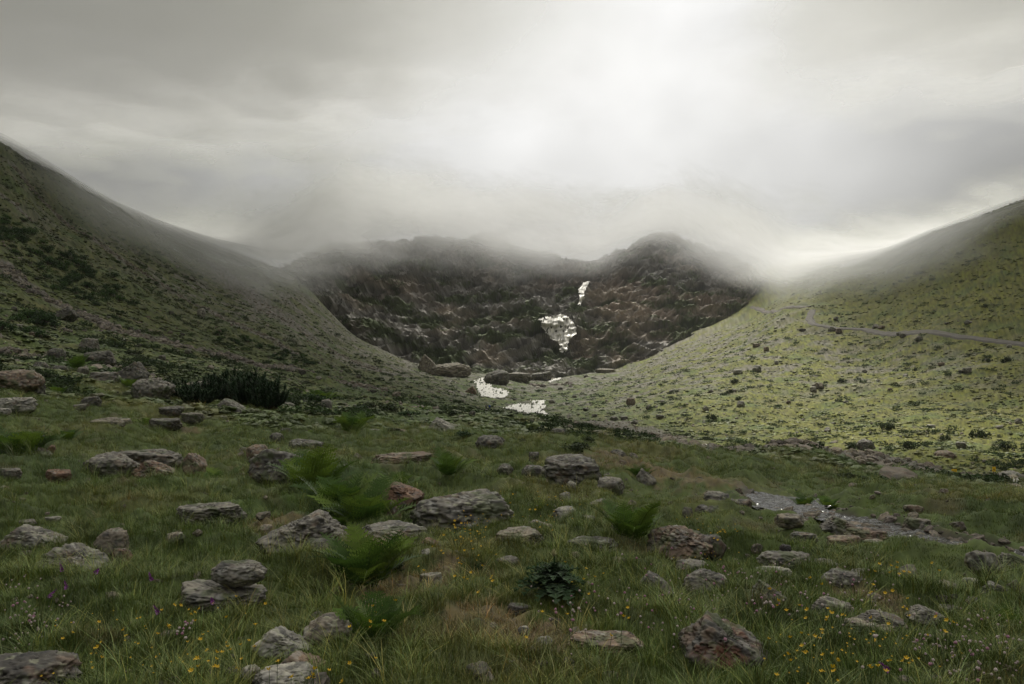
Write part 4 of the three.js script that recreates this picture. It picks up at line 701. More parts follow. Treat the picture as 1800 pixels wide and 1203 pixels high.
const pickGrass = (d0, d1, size) => (r) => {
  const a = lerp(-0.74, 0.74, r()), d = d0 * Math.pow(d1 / d0, Math.pow(r(), 0.62)), x = a * d, z = -d;
  let low = 1;
  if (x > 1 && x < 40 && z < -5 && z > -28) { const q = nearPath(brook, x, z); if (q < 2.2) return null; low = 0.4 + 0.6 * sst(3, 9, q); }
  if (inRock(x, z)) return null;
  const e = dirt(x, z); if (r() < e * 0.45) return null;
  const t = fbm2(x * 0.45 + 9, z * 0.45, 3), long = sst(0.15, 0.45, t), k = r() < 0.2 + 0.2 * e ? 2 : r() < 0.08 + 0.4 * long ? 1 : r() < 0.02 + 0.2 * long ? 3 : 0;
  return [x, z, size(d) * (0.75 + 0.5 * r()), low < 0.8 ? 2 : k, (1 - 0.35 * e) * low];
};
// grassy hummocks on the far slopes
const bySigns = (x, z) => { const px = 900 + F * x / -z; return px > 1655 && px < 1770 && z > -101 && z < -62; };   // open ground round the signs
const hummock = (seed, flat) => { const g = mergeVertices((() => { const q = new THREE.IcosahedronGeometry(0.5, 2); q.deleteAttribute('uv'); q.deleteAttribute('normal'); return q; })(), 1e-4), p = g.attributes.position, c = new Float32Array(p.count * 3), r = mulberry(seed); for (let i = 0; i < p.count; i++) { const x = p.getX(i), y = p.getY(i), z = p.getZ(i), f = 1 + 0.5 * n3(x * 3 + seed, y * 3, z * 3) + 0.25 * (r() - 0.5); p.setXYZ(i, x * f, Math.max(y, -0.2) * flat * f, z * f); const k = 0.85 + 0.3 * r(); c.set([k, k, k * 0.95], i * 3); } g.setAttribute('color', new THREE.BufferAttribute(c, 3)); g.computeVertexNormals(); return g; };
grassField('hummocks', ['rough grassy hummocks covering the far slopes', 'low grassy mounds covering the far slopes', 'uneven grass cushions covering the far slopes'], [hummock(21, 0.5), hummock(22, 0.34), hummock(23, 0.42)], 46000, (r) => {
  const a = lerp(-0.72, 0.72, r()), d = 38 * Math.pow(14, r()), x = a * d, z = -d;
  if (nearPath(road, x, z) < 1.3 || bySigns(x, z) || scree(x, z) > 0.55 * r() + 0.25) return null;
  const t = fbm2(x * 0.06 + 20, z * 0.06, 4); if (r() > 0.25 + 0.75 * sst(-0.25, 0.3, t)) return null;
  return [x, z, (0.3 + 0.8 * r() * r()) * (0.7 + d / 330), Math.floor(r() * 3)];
}, 303);
// dwarf heath: dark low cushions, uncountable on the far slopes
{
  const b = new Bag(), r = mulberry(31);
  for (let i = 0; i < 70; i++) { const a = r() * 6.283, q = Math.sqrt(r()) * 0.5, x = Math.cos(a) * q, z = Math.sin(a) * q, y = 0.34 * (1 - 2.2 * q * q) * r(), s = 0.07 + 0.05 * r(), u = [r() - 0.5, r() * 0.8, r() - 0.5], w = [r() - 0.5, r() * 0.5, r() - 0.5], k = 0.6 + 0.8 * r(); b.tri([x, y, z], [x + u[0] * s * 3, y + u[1] * s * 2, z + u[2] * s * 3], [x + w[0] * s * 3, y + w[1] * s * 2, z + w[2] * s * 3], [k, k, k]); }
  const g = b.geo(), mats = [], m = new THREE.Matrix4(), q = new THREE.Quaternion(), e = new THREE.Euler();
  for (let k = 0; mats.length < 4200 && k < 200000; k++) {
    const a = lerp(-0.72, 0.72, r()), d = 40 * Math.pow(11, r()), x = a * d, z = -d;
    const t = fbm2(x * 0.045 - 31, z * 0.07, 4) + 0.16 * (x > 0 && d > 95 && d < 150 ? 1 : 0); if (t < 0.14 + 0.12 * r() || nearPath(road, x, z) < 1.4 || bySigns(x, z) || scree(x, z) > 0.4) continue;
    const s = (0.7 + 1.1 * r()) * (0.7 + d / 300); e.set(0, r() * 6.28, 0); q.setFromEuler(e);
    mats.push(m.compose(new THREE.Vector3(x, heightAt(x, z), z), q, new THREE.Vector3(s, s * (0.7 + 0.5 * r()), s)).clone());
  }
  const o = new THREE.InstancedMesh(g, leafMat(0.028, 0.042, 0.014, 0.2), mats.length), cc = new THREE.Color();
  mats.forEach((a, i) => { o.setMatrixAt(i, a); const f = 0.8 + 0.9 * r(); o.setColorAt(i, cc.setRGB(f, f * (0.95 + 0.25 * r()), f)); });
  tag(top(o, 'heath_undergrowth'), 'dark dwarf heath cushions dotting the far slopes', 'heath', null, 'stuff');
}
// ferns
function frondShape(seed, curl) {
  const r = mulberry(seed), b = new Bag(), N = 16, at = (t) => [0.05 * Math.sin(t * 3 + seed), t * (1.16 - curl * t * 0.72), t * 0.16 + curl * 0.80 * t * t];
  const pts = []; for (let i = 0; i <= 8; i++) pts.push(at(i / 8));
  b.tube(pts, [0.010, 0.002], [0.8, 0.75, 0.5], 3);
  for (let i = 2; i <= N; i++) for (const s of [-1, 1]) {
    const t = i / N * 0.97, p = at(t), L = 0.24 * Math.pow(Math.sin(Math.PI * Math.min(1, 0.12 + 0.88 * Math.pow(t, 0.75))), 0.8) * (0.85 + 0.3 * r()) + 0.012, k = 0.75 + 0.5 * r(), kk = [k, k, k];
    const up = 0.25 * L * (r() - 0.3), fw = 0.45 * L, T = 5;
    for (let j = 0; j < T; j++) {
      const u0 = j / T, u1 = (j + 1) / T, w = L * 0.24 * (1 - u0 * 0.7), A = [p[0] + s * L * u0, p[1] + up * u0 * u0 + fw * u0 * 0.8, p[2] + fw * u0 * 0.3], B = [p[0] + s * L * u1, p[1] + up * u1 * u1 + fw * u1 * 0.8, p[2] + fw * u1 * 0.3];
      b.tri(A, B, [(A[0] + B[0]) / 2 + s * w * 0.4, (A[1] + B[1]) / 2 + w, (A[2] + B[2]) / 2 + w * 0.3], kk);
      b.tri(A, [(A[0] + B[0]) / 2 + s * w * 0.4, (A[1] + B[1]) / 2 - w, (A[2] + B[2]) / 2 - w * 0.3], B, kk);
    }
  }
  return b.geo();
}
const fronds = [frondShape(41, 0.35), frondShape(42, 0.5), frondShape(43, 0.62), frondShape(44, 0.75)], fernMats = [leafMat(0.095, 0.165, 0.022, 0.3), leafMat(0.14, 0.21, 0.028, 0.3), leafMat(0.060, 0.115, 0.018, 0.3)];
function fern(px, py, wpx, hpx, label, n, tone = 0) {
  const p = spot(px, py, baseH), k = p.d / F, o = new THREE.Group(), w = wpx * k * 1.2, h = hpx * k * 1.3;
  o.position.set(p.x, heightAt(p.x, p.z) - 0.02, p.z - w * 0.25);
  o.position.y = heightAt(o.position.x, o.position.z) - 0.02;
  n = Math.round(n * 1.15);
  for (let i = 0; i < n; i++) {
    const ring = i / n, f = mesh('frond', fronds[(i * 7 + Math.floor(px)) % 4], fernMats[[tone, tone, (tone + 1) % 3, (tone + 2) % 3][Math.floor(rnd() * 4)]], o), len = h * R(0.85, 1.2) * (0.75 + 0.4 * ring);
    f.rotation.order = 'YXZ'; f.rotation.y = i * 2.4 + R(-0.3, 0.3); f.rotation.x = 0.02 + 0.62 * ring * R(0.6, 1.1); f.rotation.z = R(-0.15, 0.15);
    const q = (w * 0.16) * Math.sqrt(rnd()); f.position.set(Math.sin(f.rotation.y) * q, 0, Math.cos(f.rotation.y) * q);
    f.scale.set(len * 1.1, len * 1.15, len * Math.min(1.15, 0.8 * w / h));
  }
  footprints.push([o.position.x, o.position.z, w * 0.42, w * 0.42]);
  tag(top(o, 'fern'), label, 'fern', 'ferns in the meadow');
}
for (const f of [
  [548, 885, 80, 75, 'bright green fern at the back of the big fern stand', 16, 1], [590, 915, 80, 70, 'light green fern in the middle of the big fern stand', 16, 1], [637, 928, 85, 75, 'dark green fern beside the brown overhanging rock', 18, 2], [528, 870, 50, 50, 'smaller fern leaning out of the big fern stand towards the dark boulder', 11, 0],
  [640, 1030, 112, 85, 'thick dark fern bush standing alone below the low lichen rock', 26, 2], [650, 1145, 70, 85, 'small upright fern near the bottom between tan slab and grey block', 11, 0],
  [788, 848, 48, 40, 'dark fern tuft behind the biggest boulder', 13, 2], [700, 855, 58, 32, 'fern growing behind the rust-brown overhanging rock', 13, 0], [792, 864, 32, 22, 'light green little fern touching the back of the biggest boulder', 8, 1],
  [22, 805, 62, 66, 'dark fern bush at the frame side below the pale flat rock', 20, 2], [1112, 968, 72, 66, 'right-hand fern between the thistle and the purplish-brown boulder', 15, 0], [1130, 938, 40, 34, 'small fern behind the right-hand fern', 9, 0],
  [617, 770, 42, 36, 'fern on the meadow crest beside a pale stone', 12, 2], [385, 838, 48, 34, 'fern beside the brown pointed rock', 11, 2], [222, 686, 24, 18, 'little fern beside the rectangular grey block', 8, 2], [98, 690, 22, 18, 'little fern beside the large reddish-brown boulder', 8, 0],
  [253, 746, 22, 16, 'bright little fern beside the long low tan rock', 7, 1], [530, 772, 38, 22, 'little fern above the big dark rounded boulder', 9, 0], [1416, 890, 28, 24, 'dark fern on the far side of the brook head', 9, 2], [1459, 891, 34, 24, 'second fern along the far side of the brook', 9, 2],
  [1785, 1098, 62, 44, 'fern clump cut off by the frame under the peaked rock', 15, 0], [1128, 850, 28, 26, 'grassy fern tuft on the orange earth', 10, 2], [110, 786, 36, 22, 'low fern beside the rust-topped slanting stones', 9, 2], [130, 655, 30, 24, 'fern among the dark stones of the hillside meadow', 9, 2],
  [422, 728, 30, 18, 'light fern in front of the dwarf pine beside the domed rock', 8, 1], [462, 730, 34, 20, 'low fern at the foot of the tall dwarf pine', 8, 0], [562, 715, 40, 28, 'fresh green fern beside the heath bush', 10, 1], [740, 728, 20, 14, 'bright fern tuft at the end of the juniper mats', 7, 1], [1265, 985, 30, 24, 'grassy fern beside the domed grey boulder', 8, 0]]) fern(...f);
// alpine thistle
{
  const p = spot(975, 1072, baseH), k = p.d / F, o = new THREE.Group(), lm = leafMat(0.040, 0.075, 0.028, 0.25); o.position.set(p.x, heightAt(p.x, p.z) - 0.01, p.z - 0.12);
  const leaf = (seed) => { const r = mulberry(seed), b = new Bag(), N = 9, at = (t) => [0, 0.50 * t - 0.55 * t * t * t, t * 0.92], T = 0.012; for (let i = 0; i < N; i++) { const t0 = i / N, t1 = (i + 1) / N, A = at(t0), B = at(t1), tm = at((t0 + t1) / 2), w = 0.30 * Math.sin(Math.PI * (0.12 + 0.86 * t0)) * (0.8 + 0.4 * r()), k_ = 0.7 + 0.6 * r(), c = [k_, k_, k_]; for (const s of [-1, 1]) { b.tri(A, B, [s * w * 0.45, tm[1] + 0.04, tm[2]], c); b.tri(A, [s * w * 0.45, tm[1] + 0.04, tm[2]], [s * w, tm[1] + 0.03 * r(), tm[2] + 0.05], c); b.tri(B, [s * w * 0.8, tm[1] + 0.06 * r(), tm[2] + 0.10], [s * w * 0.45, tm[1] + 0.04, tm[2]], c); } b.quad([-T, A[1] + 0.002, A[2]], [T, A[1] + 0.002, A[2]], [T * 0.7, B[1] + 0.002, B[2]], [-T * 0.7, B[1] + 0.002, B[2]], [1.9, 1.7, 1.6]); } return b.geo(); };
  const ls = [leaf(71), leaf(72), leaf(73)];
  for (let i = 0; i < 64; i++) { const f = mesh('leaf', ls[i % 3], lm, o), t = i / 64, s = lerp(74, 30, t) * k * R(0.8, 1.15); f.scale.setScalar(s); f.rotation.order = 'YXZ'; f.rotation.y = i * 2.4; f.rotation.x = lerp(0.0, -0.7, t) + R(-0.25, 0.2); f.position.y = (4 + t * 44) * k; }
  const st = new Bag(); st.tube([[0, 0, 0], [0.01, 30 * k, 0], [0.004, 78 * k, 0]], [0.012, 0.006], [0.8, 1, 0.7], 6); mesh('stem', st.geo(), lm, o);
  const fl = new Bag(), r = mulberry(75); for (let i = 0; i < 46; i++) { const a = r() * 6.283, e = r() * 0.9, s = (9 + 7 * r()) * k, y = 76 * k, d = [Math.cos(a) * Math.sin(e), Math.cos(e), Math.sin(a) * Math.sin(e)]; fl.tri([Math.cos(a + 1.5) * 0.008, y, Math.sin(a + 1.5) * 0.008], [Math.cos(a - 1.5) * 0.008, y, Math.sin(a - 1.5) * 0.008], [d[0] * s, y + d[1] * s, d[2] * s], [1, 1, 1]); }
  mesh('flower_head', fl.geo(), leafMat(0.42, 0.40, 0.22, 0.3), o);
  footprints.push([o.position.x, o.position.z, 0.1, 0.1]);
  tag(top(o, 'thistle'), 'large spiny dark green thistle with one pale flower head', 'thistle');
}
// meadow grass, kept off rocks and plants
grassField('grass', ['fine green grass covering the near meadow', 'longer bent grass in the near meadow', 'short thin grass on worn ground in the near meadow', 'tall arching grass tussocks in the near meadow'], tuftsNear, 32000, pickGrass(3.2, 13.5, (d) => 0.95), 301);
grassField('grass', ['fine green grass of the middle meadow', 'longer bent grass of the middle meadow', 'short thin grass of the middle meadow', 'tall grass tussocks of the middle meadow'], tuftsNear, 56000, pickGrass(10.5, 48, (d) => 0.9 + d * 0.022), 302);
// dwarf pine and other bushes
function pineShape(seed) {
  const r = mulberry(seed), wood = new Bag(), needles = new Bag();
  for (let i = 0; i < 40; i++) {
    const a = r() * 6.283, q = Math.sqrt(r()) * 0.46, x = Math.cos(a) * q, z = Math.sin(a) * q, h = (0.45 + 0.6 * r()) * (1 - 0.7 * q), lean = 0.25 * q, top_ = [x + Math.cos(a) * lean, h, z + Math.sin(a) * lean], pts = [[x * 0.5, 0, z * 0.5], [x, h * 0.35, z], top_];
    wood.tube(pts, [0.016, 0.004], [1, 1, 1], 3);
    for (let j = 0; j < 90; j++) { const t = 0.12 + 0.9 * r(), b = t < 0.5 ? 0 : 1, f = t < 0.5 ? t * 2 : Math.min(1, t * 2 - 1), c = [0, 1, 2].map((n) => lerp(pts[b][n], pts[b + 1][n], f)), an = r() * 6.283, L = 0.085 + 0.04 * r(), u = 0.5 + 0.7 * r(), k = 0.6 + 0.8 * r(); needles.tri([c[0] - Math.sin(an) * 0.02, c[1], c[2] + Math.cos(an) * 0.02], [c[0] + Math.sin(an) * 0.02, c[1], c[2] - Math.cos(an) * 0.02], [c[0] + Math.cos(an) * L, c[1] + L * u, c[2] + Math.sin(an) * L], [k, k, k]); }
  }
  return [wood.geo(), needles.geo()];
}
function bushShape(seed, flat) {
  const r = mulberry(seed), wood = new Bag(), leaves = new Bag(), clumps = [];
  for (let i = 0; i < 13; i++) { const a = r() * 6.283, q = Math.sqrt(r()) * 0.4, y = flat * (0.25 + 0.6 * r()) * (1 - q); clumps.push([Math.cos(a) * q, y, Math.sin(a) * q, 0.10 + 0.09 * r()]); wood.tube([[0, 0, 0], [Math.cos(a) * q * 0.5, y * 0.6, Math.sin(a) * q * 0.5], [Math.cos(a) * q, y, Math.sin(a) * q]], [0.014, 0.005], [1, 1, 1], 3); }
  for (const [x, y, z, s] of clumps) for (let j = 0; j < 34; j++) {
    const v = new THREE.Vector3(r() - 0.5, r() - 0.4, r() - 0.5).normalize().multiplyScalar(s * (0.5 + 0.7 * r())), u = new THREE.Vector3(r() - 0.5, r() - 0.5, r() - 0.5).normalize(), w = v.clone().cross(u).normalize(), L = 0.055 + 0.03 * r(), c = [x + v.x, Math.max(0.01, y + v.y * 0.8), z + v.z], k = 0.55 + 0.9 * r();
    leaves.quad([c[0], c[1], c[2]], [c[0] + (u.x + w.x) * L * 0.5, c[1] + (u.y + w.y) * L * 0.5, c[2] + (u.z + w.z) * L * 0.5], [c[0] + u.x * L, c[1] + u.y * L, c[2] + u.z * L], [c[0] + (u.x - w.x) * L * 0.5, c[1] + (u.y - w.y) * L * 0.5, c[2] + (u.z - w.z) * L * 0.5], [k, k, k]);
  }
  return [wood.geo(), leaves.geo()];
}
const pines = [pineShape(51), pineShape(52), pineShape(53)], bushes = [bushShape(54, 0.7), bushShape(55, 0.6), bushShape(56, 0.45)], mats_ = [bushShape(57, 0.3), bushShape(58, 0.24)];
const woodMat = new THREE.MeshStandardMaterial({ color: new THREE.Color(0.07, 0.05, 0.035), roughness: 0.9 }), pineMat = leafMat(0.020, 0.046, 0.015, 0.15), alderMat = leafMat(0.030, 0.062, 0.016, 0.3), alderLight = leafMat(0.05, 0.10, 0.02, 0.35), heathMat = leafMat(0.034, 0.050, 0.016, 0.2);
function bush(name, parts, foliageName, mat, px, py, wpx, hpx, label, category, group, woodName = 'stem') {
  const p = spot(px, py), k = p.d / F, o = new THREE.Group(); o.position.set(p.x, p.y - 0.02, p.z); o.rotation.y = R(0, 6.28); o.scale.set(wpx * k, hpx * k, wpx * k * 0.9);
  mesh(woodName, parts[0], woodMat, o); mesh(foliageName, parts[1], mat, o);
  if (p.d < 50) footprints.push([p.x, p.z, wpx * k * 0.35, wpx * k * 0.35]);
  return tag(top(o, name), label, category, group);
}
[[318, 700, 46, 34, 'low dwarf pine at the far end of the thicket beside the lichen boulder'], [345, 712, 52, 36, 'dwarf pine in front of the rock inside the thicket'], [372, 705, 50, 44, 'dwarf pine in the middle of the dark thicket'], [402, 700, 56, 52, 'tall dwarf pine behind the domed grey rock'], [436, 712, 64, 58, 'tallest dwarf pine, with pointed dark shoots, right of the domed rock'], [470, 718, 58, 50, 'dwarf pine at the valley end of the dark thicket'], [455, 702, 60, 46, 'dwarf pine at the back of the thicket below the dark rock tip']].forEach(([x, y, w, h, l], i) => bush('dwarf_pine', pines[i % 3], 'needles', pineMat, x, y, w * 1.1, h * 1.15, l, 'dwarf pine', 'dwarf pine thicket', 'branches'));
[[630, 722, 46, 14, 'low juniper mat nearest the dwarf pine on the meadow crest'], [655, 716, 50, 16, 'second juniper mat along the meadow crest'], [690, 722, 54, 17, 'widest juniper mat in the middle of the crest'], [720, 730, 44, 13, 'juniper mat at the valley end of the crest row'], [650, 730, 40, 12, 'juniper mat in front of the crest row'], [790, 728, 44, 12, 'lone juniper mat beyond the pale triangular rock'], [820, 765, 46, 12, 'juniper mat beside the pale triangular rock'], [912, 778, 46, 14, 'juniper mat right of the humped dark boulder'], [1010, 790, 62, 20, 'dark heath cushion behind the large dark block'], [945, 750, 30, 10, 'small juniper mat on the edge of the meadow towards the rapids'], [1030, 776, 34, 13, 'small dark bush behind the large dark block'], [690, 757, 30, 9, 'heath cushion beside the squat brown rock'], [548, 708, 56, 24, 'dark heath bush right of the dwarf pine thicket'], [575, 700, 36, 16, 'small heath bush above the fresh green fern'], [520, 690, 34, 14, 'heath cushion behind the dwarf pine thicket'], [1540, 843, 62, 16, 'dark juniper mat on the side of the grassy mound'], [1490, 838, 40, 11, 'smaller juniper mat on the grassy mound'], [300, 676, 50, 20, 'heath bush between lichen boulder and pine thicket'], [270, 640, 36, 13, 'heath cushion above the dark peaked boulder'], [235, 622, 40, 12, 'heath cushion high on the hillside meadow'], [690, 995, 50, 26, 'dark leafy tuft beside the reddish-brown slab'], [840, 997, 36, 20, 'dark leafy tuft in the grass before the biggest boulder'], [1080, 925, 40, 30, 'dark grass bush between tan rocks and right-hand fern']].forEach(([x, y, w, h, l], i) => bush('heath_bush', mats_[i % 2], 'foliage', i % 3 ? heathMat : alderMat, x, y, w * 1.1, h * 2.2, l, 'bush', 'heath bushes'));
const alders = mulberry(88), inBand = (list, n, w0, w1) => { const out = []; for (let k = 0; k < n; k++) { const i = Math.floor(alders() * (list.length - 1)), t = alders(), A = list[i], B = list[i + 1], s = lerp(A[2], B[2], t); out.push([lerp(A[0], B[0], t) + (alders() - 0.5) * s, lerp(A[1], B[1], t) + (alders() - 0.5) * s * 0.8, lerp(w0, w1, alders())]); } return out; };
const shrubSpots = [...inBand([[-10, 395, 70], [40, 425, 70], [100, 470, 70], [160, 505, 60], [220, 535, 50]], 95, 13, 26), ...inBand([[385, 592, 20], [440, 605, 26], [500, 628, 22], [560, 645, 14]], 34, 10, 18), ...inBand([[205, 462, 16], [235, 480, 20], [280, 505, 20], [330, 530, 16]], 12, 8, 13), ...inBand([[0, 600, 60], [90, 585, 50], [30, 560, 40]], 9, 22, 44), ...inBand([[100, 400, 60], [250, 450, 60], [350, 520, 50]], 14, 6, 11)];
shrubSpots.forEach(([x, y, w], i) => bush('shrub', bushes[i % 3], 'foliage', i % 4 === 1 ? alderLight : alderMat, x, y, w * 1.2, w * 1.0, y < 560 ? 'green alder shrub in the dense band high on the steep hillside' : x < 200 ? 'green shrub on the hillside above the strewn boulders' : 'green shrub in the row along the foot of the hillside', 'shrub', y < 560 ? 'shrubs on the steep hillside' : x < 200 ? 'shrubs above the boulders' : 'shrubs along the foot of the hillside'));
[[1290, 674, 18], [1251, 737, 22], [1480, 673, 17], [1452, 674, 10], [1282, 692, 16], [1225, 697, 10], [1608, 652, 11], [1735, 637, 17], [1768, 638, 22], [1297, 703, 14], [1730, 541, 14], [1560, 755, 26], [1600, 790, 30], [1720, 770, 34], [1770, 790, 30], [1660, 775, 26], [1500, 790, 22], [1340, 680, 8], [930, 730, 9], [1190, 690, 8], [1165, 712, 10]].forEach(([x, y, w], i) => bush('juniper', mats_[i % 2], 'foliage', heathMat, x, y, w * 1.1, w * 1.5, composed(x, y, w / 1.4, '', '', FAR_MARKS, 'dark juniper cushion', 'on the far meadow'), 'bush', 'junipers across the river'));
// flowers
const petalMat = (r, g, b) => new THREE.MeshPhysicalMaterial({ color: new THREE.Color(r, g, b), roughness: 0.7, transmission: 0.25, side: THREE.DoubleSide }), yellow = petalMat(0.72, 0.46, 0.008), pink = petalMat(0.40, 0.19, 0.26), purple = petalMat(0.22, 0.03, 0.24), white = petalMat(0.55, 0.45, 0.42), stemMat = leafMat(0.05, 0.085, 0.02, 0.2);
function stemGeo(h, w) { const b = new Bag(); b.tube([[0, 0, 0], [0.012, h * 0.5, 0.006], [0, h, 0.01]], w, [1, 1, 1], 3); return b.geo(); }
const cup = (() => { const b = new Bag(); for (let i = 0; i < 5; i++) { const a = i * 1.2566, c = (q, y, da) => [Math.cos(a + da) * q, y, Math.sin(a + da) * q]; b.tri([0, 0, 0], c(0.008, 0.005, -0.55), c(0.008, 0.005, 0.55)); b.tri(c(0.008, 0.005, -0.55), c(0.0125, 0.010, -0.25), c(0.008, 0.005, 0.55)); b.tri(c(0.008, 0.005, 0.55), c(0.0125, 0.010, -0.25), c(0.0125, 0.010, 0.25)); } return b.geo(); })();
const ball = (() => { const g = new THREE.IcosahedronGeometry(0.0115, 2), p = g.attributes.position; for (let i = 0; i < p.count; i++) { const x = p.getX(i), y = p.getY(i), z = p.getZ(i), f = 1 + 0.28 * n3(x * 300, y * 300, z * 300); p.setXYZ(i, x * f, y * f * 1.05, z * f); } g.computeVertexNormals(); return g; })();
const spike = (() => { const b = new Bag(), r = mulberry(5); for (let i = 0; i < 46; i++) { const y = 0.055 * r(), a = r() * 6.283, w = 0.013 * (1.15 - y / 0.06), s = 0.009; b.tri([Math.cos(a) * w * 0.3, y, Math.sin(a) * w * 0.3], [Math.cos(a - 0.6) * w, y + s * 0.2, Math.sin(a - 0.6) * w], [Math.cos(a + 0.6) * w, y + s, Math.sin(a + 0.6) * w]); } return b.geo(); })();
function flower(name, px, py, h, headName, head, mat, scale, label, group) {
  const p = spot(px, py, (x, z) => heightAt(x, z) + h), y = heightAt(p.x, p.z), o = new THREE.Group();
  if (inRock(p.x, p.z, 0.75)) return false;
  o.position.set(p.x, y, p.z); o.rotation.set(R(-0.15, 0.15), R(0, 6.28), R(-0.15, 0.15));
  const s = mesh('stem', stemUnit, stemMat, o); s.scale.set(1, h, 1);
  const f = mesh(headName, head, mat, o); f.position.set(0, h, 0.01 * h); f.scale.setScalar(scale); f.rotation.set(R(0.1, 0.9), 0, R(-0.3, 0.3));
  tag(top(o, name), label, 'flower', group); return true;
}
const stemUnit = stemGeo(1, 0.0016), fr = mulberry(909);
const blots = (n, list, fn) => { let made = 0; for (let k = 0; made < n && k < n * 5; k++) { const c = list[Math.floor(fr() * list.length)], g = () => (fr() + fr() - 1); if (fn(c[0] + g() * c[2], c[1] + g() * c[3])) made++; } };
blots(235, [[200, 1120, 200, 80], [330, 1090, 180, 60], [330, 1160, 150, 50], [420, 1130, 60, 60], [825, 925, 40, 45], [825, 925, 25, 35], [830, 1000, 60, 60], [750, 960, 80, 50], [950, 900, 80, 60], [980, 870, 60, 40], [1030, 1000, 80, 40], [1260, 940, 50, 20], [1540, 1170, 120, 40], [1420, 1150, 120, 50], [1620, 1080, 120, 60], [1600, 1010, 100, 40], [660, 1080, 60, 40], [440, 780, 60, 40], [560, 1190, 120, 40], [1400, 1070, 120, 60], [1000, 1080, 120, 60]], (x, y) => y > 755 && y < 1200 && flower('buttercup', x, y, R(0.14, 0.26), 'blossom', cup, yellow, R(0.85, 1.2), 'small yellow buttercup flower standing in the meadow grass', 'yellow buttercups'));
blots(150, [[1100, 1050, 140, 70], [1200, 1080, 160, 80], [1500, 1060, 160, 60], [1650, 1120, 140, 70], [1400, 1040, 100, 50], [1750, 1130, 80, 70], [1300, 1010, 80, 40], [1000, 1070, 60, 50], [60, 1070, 60, 40], [325, 1105, 20, 20], [1340, 1060, 40, 14], [1160, 990, 120, 60]], (x, y) => y > 880 && y < 1200 && flower('clover', x, y, R(0.10, 0.2), 'flower_head', ball, fr() < 0.5 ? pink : white, R(0.5, 0.85), 'small round pinkish clover flower in the meadow grass', 'clover flowers'));
[[168, 1002, 'purple orchid spike in front of the smooth orchid boulder, brightest of its row'], [113, 1000, 'purple orchid spike at the ridged end of the orchid boulder'], [272, 1015, 'purple orchid spike alone in the grass beyond the orchid boulder'], [119, 1032, 'pale purple orchid spike below the orchid boulder'], [368, 1055, 'purple orchid spike in front of the broad flat mossy rock'], [282, 1073, 'purple orchid spike among the yellow buttercups'], [83, 1047, 'small bluish-purple orchid spike among clover'], [1570, 1178, 'dark purple orchid spike in the flowery bottom corner']].forEach(([x, y, l]) => flower('orchid', x, y + 6, 0.22, 'flower_spike', spike, purple, 1.25, l, 'purple orchids'));

// countless tiny blossoms between the grass
for (const [name, label, mat, n, seed, list] of [['flower_specks', 'tiny pale and pinkish blossoms sprinkled through the near grass', petalMat(0.46, 0.36, 0.34), 380, 71, [[1150, 1050, 260, 90], [1550, 1080, 260, 90], [1400, 1000, 200, 60], [1000, 870, 160, 60], [1700, 1150, 120, 60], [60, 1080, 80, 60]]], ['flower_specks', 'tiny yellow blossoms sprinkled through the near grass', yellow, 260, 72, [[250, 1130, 260, 80], [830, 930, 60, 60], [950, 890, 120, 60], [1500, 1150, 220, 60], [470, 770, 80, 30], [1240, 945, 70, 25]]]]) {
  const r = mulberry(seed), ms = [], m = new THREE.Matrix4(), q = new THREE.Quaternion(), e = new THREE.Euler();
  for (let k = 0; ms.length < n && k < n * 6; k++) {
    const c = list[Math.floor(r() * list.length)], px = c[0] + (r() + r() - 1) * c[2], py = c[1] + (r() + r() - 1) * c[3]; if (py < 800 || py > 1202) continue;
    const h = 0.08 + 0.1 * r(), p = spot(px, py, (x, z) => baseH(x, z) + h); if (inRock(p.x, p.z, 0.9)) continue;
    e.set(r() * 0.8, r() * 6.28, 0); q.setFromEuler(e); const s = 0.35 + 0.3 * r(); ms.push(m.compose(new THREE.Vector3(p.x, heightAt(p.x, p.z) + h, p.z), q, new THREE.Vector3(s, s, s)).clone());
  }
  const o = new THREE.InstancedMesh(seed === 71 ? ball : cup, mat, ms.length); ms.forEach((a, i) => o.setMatrixAt(i, a)); tag(top(o, name), label, 'flowers', null, 'stuff');
}
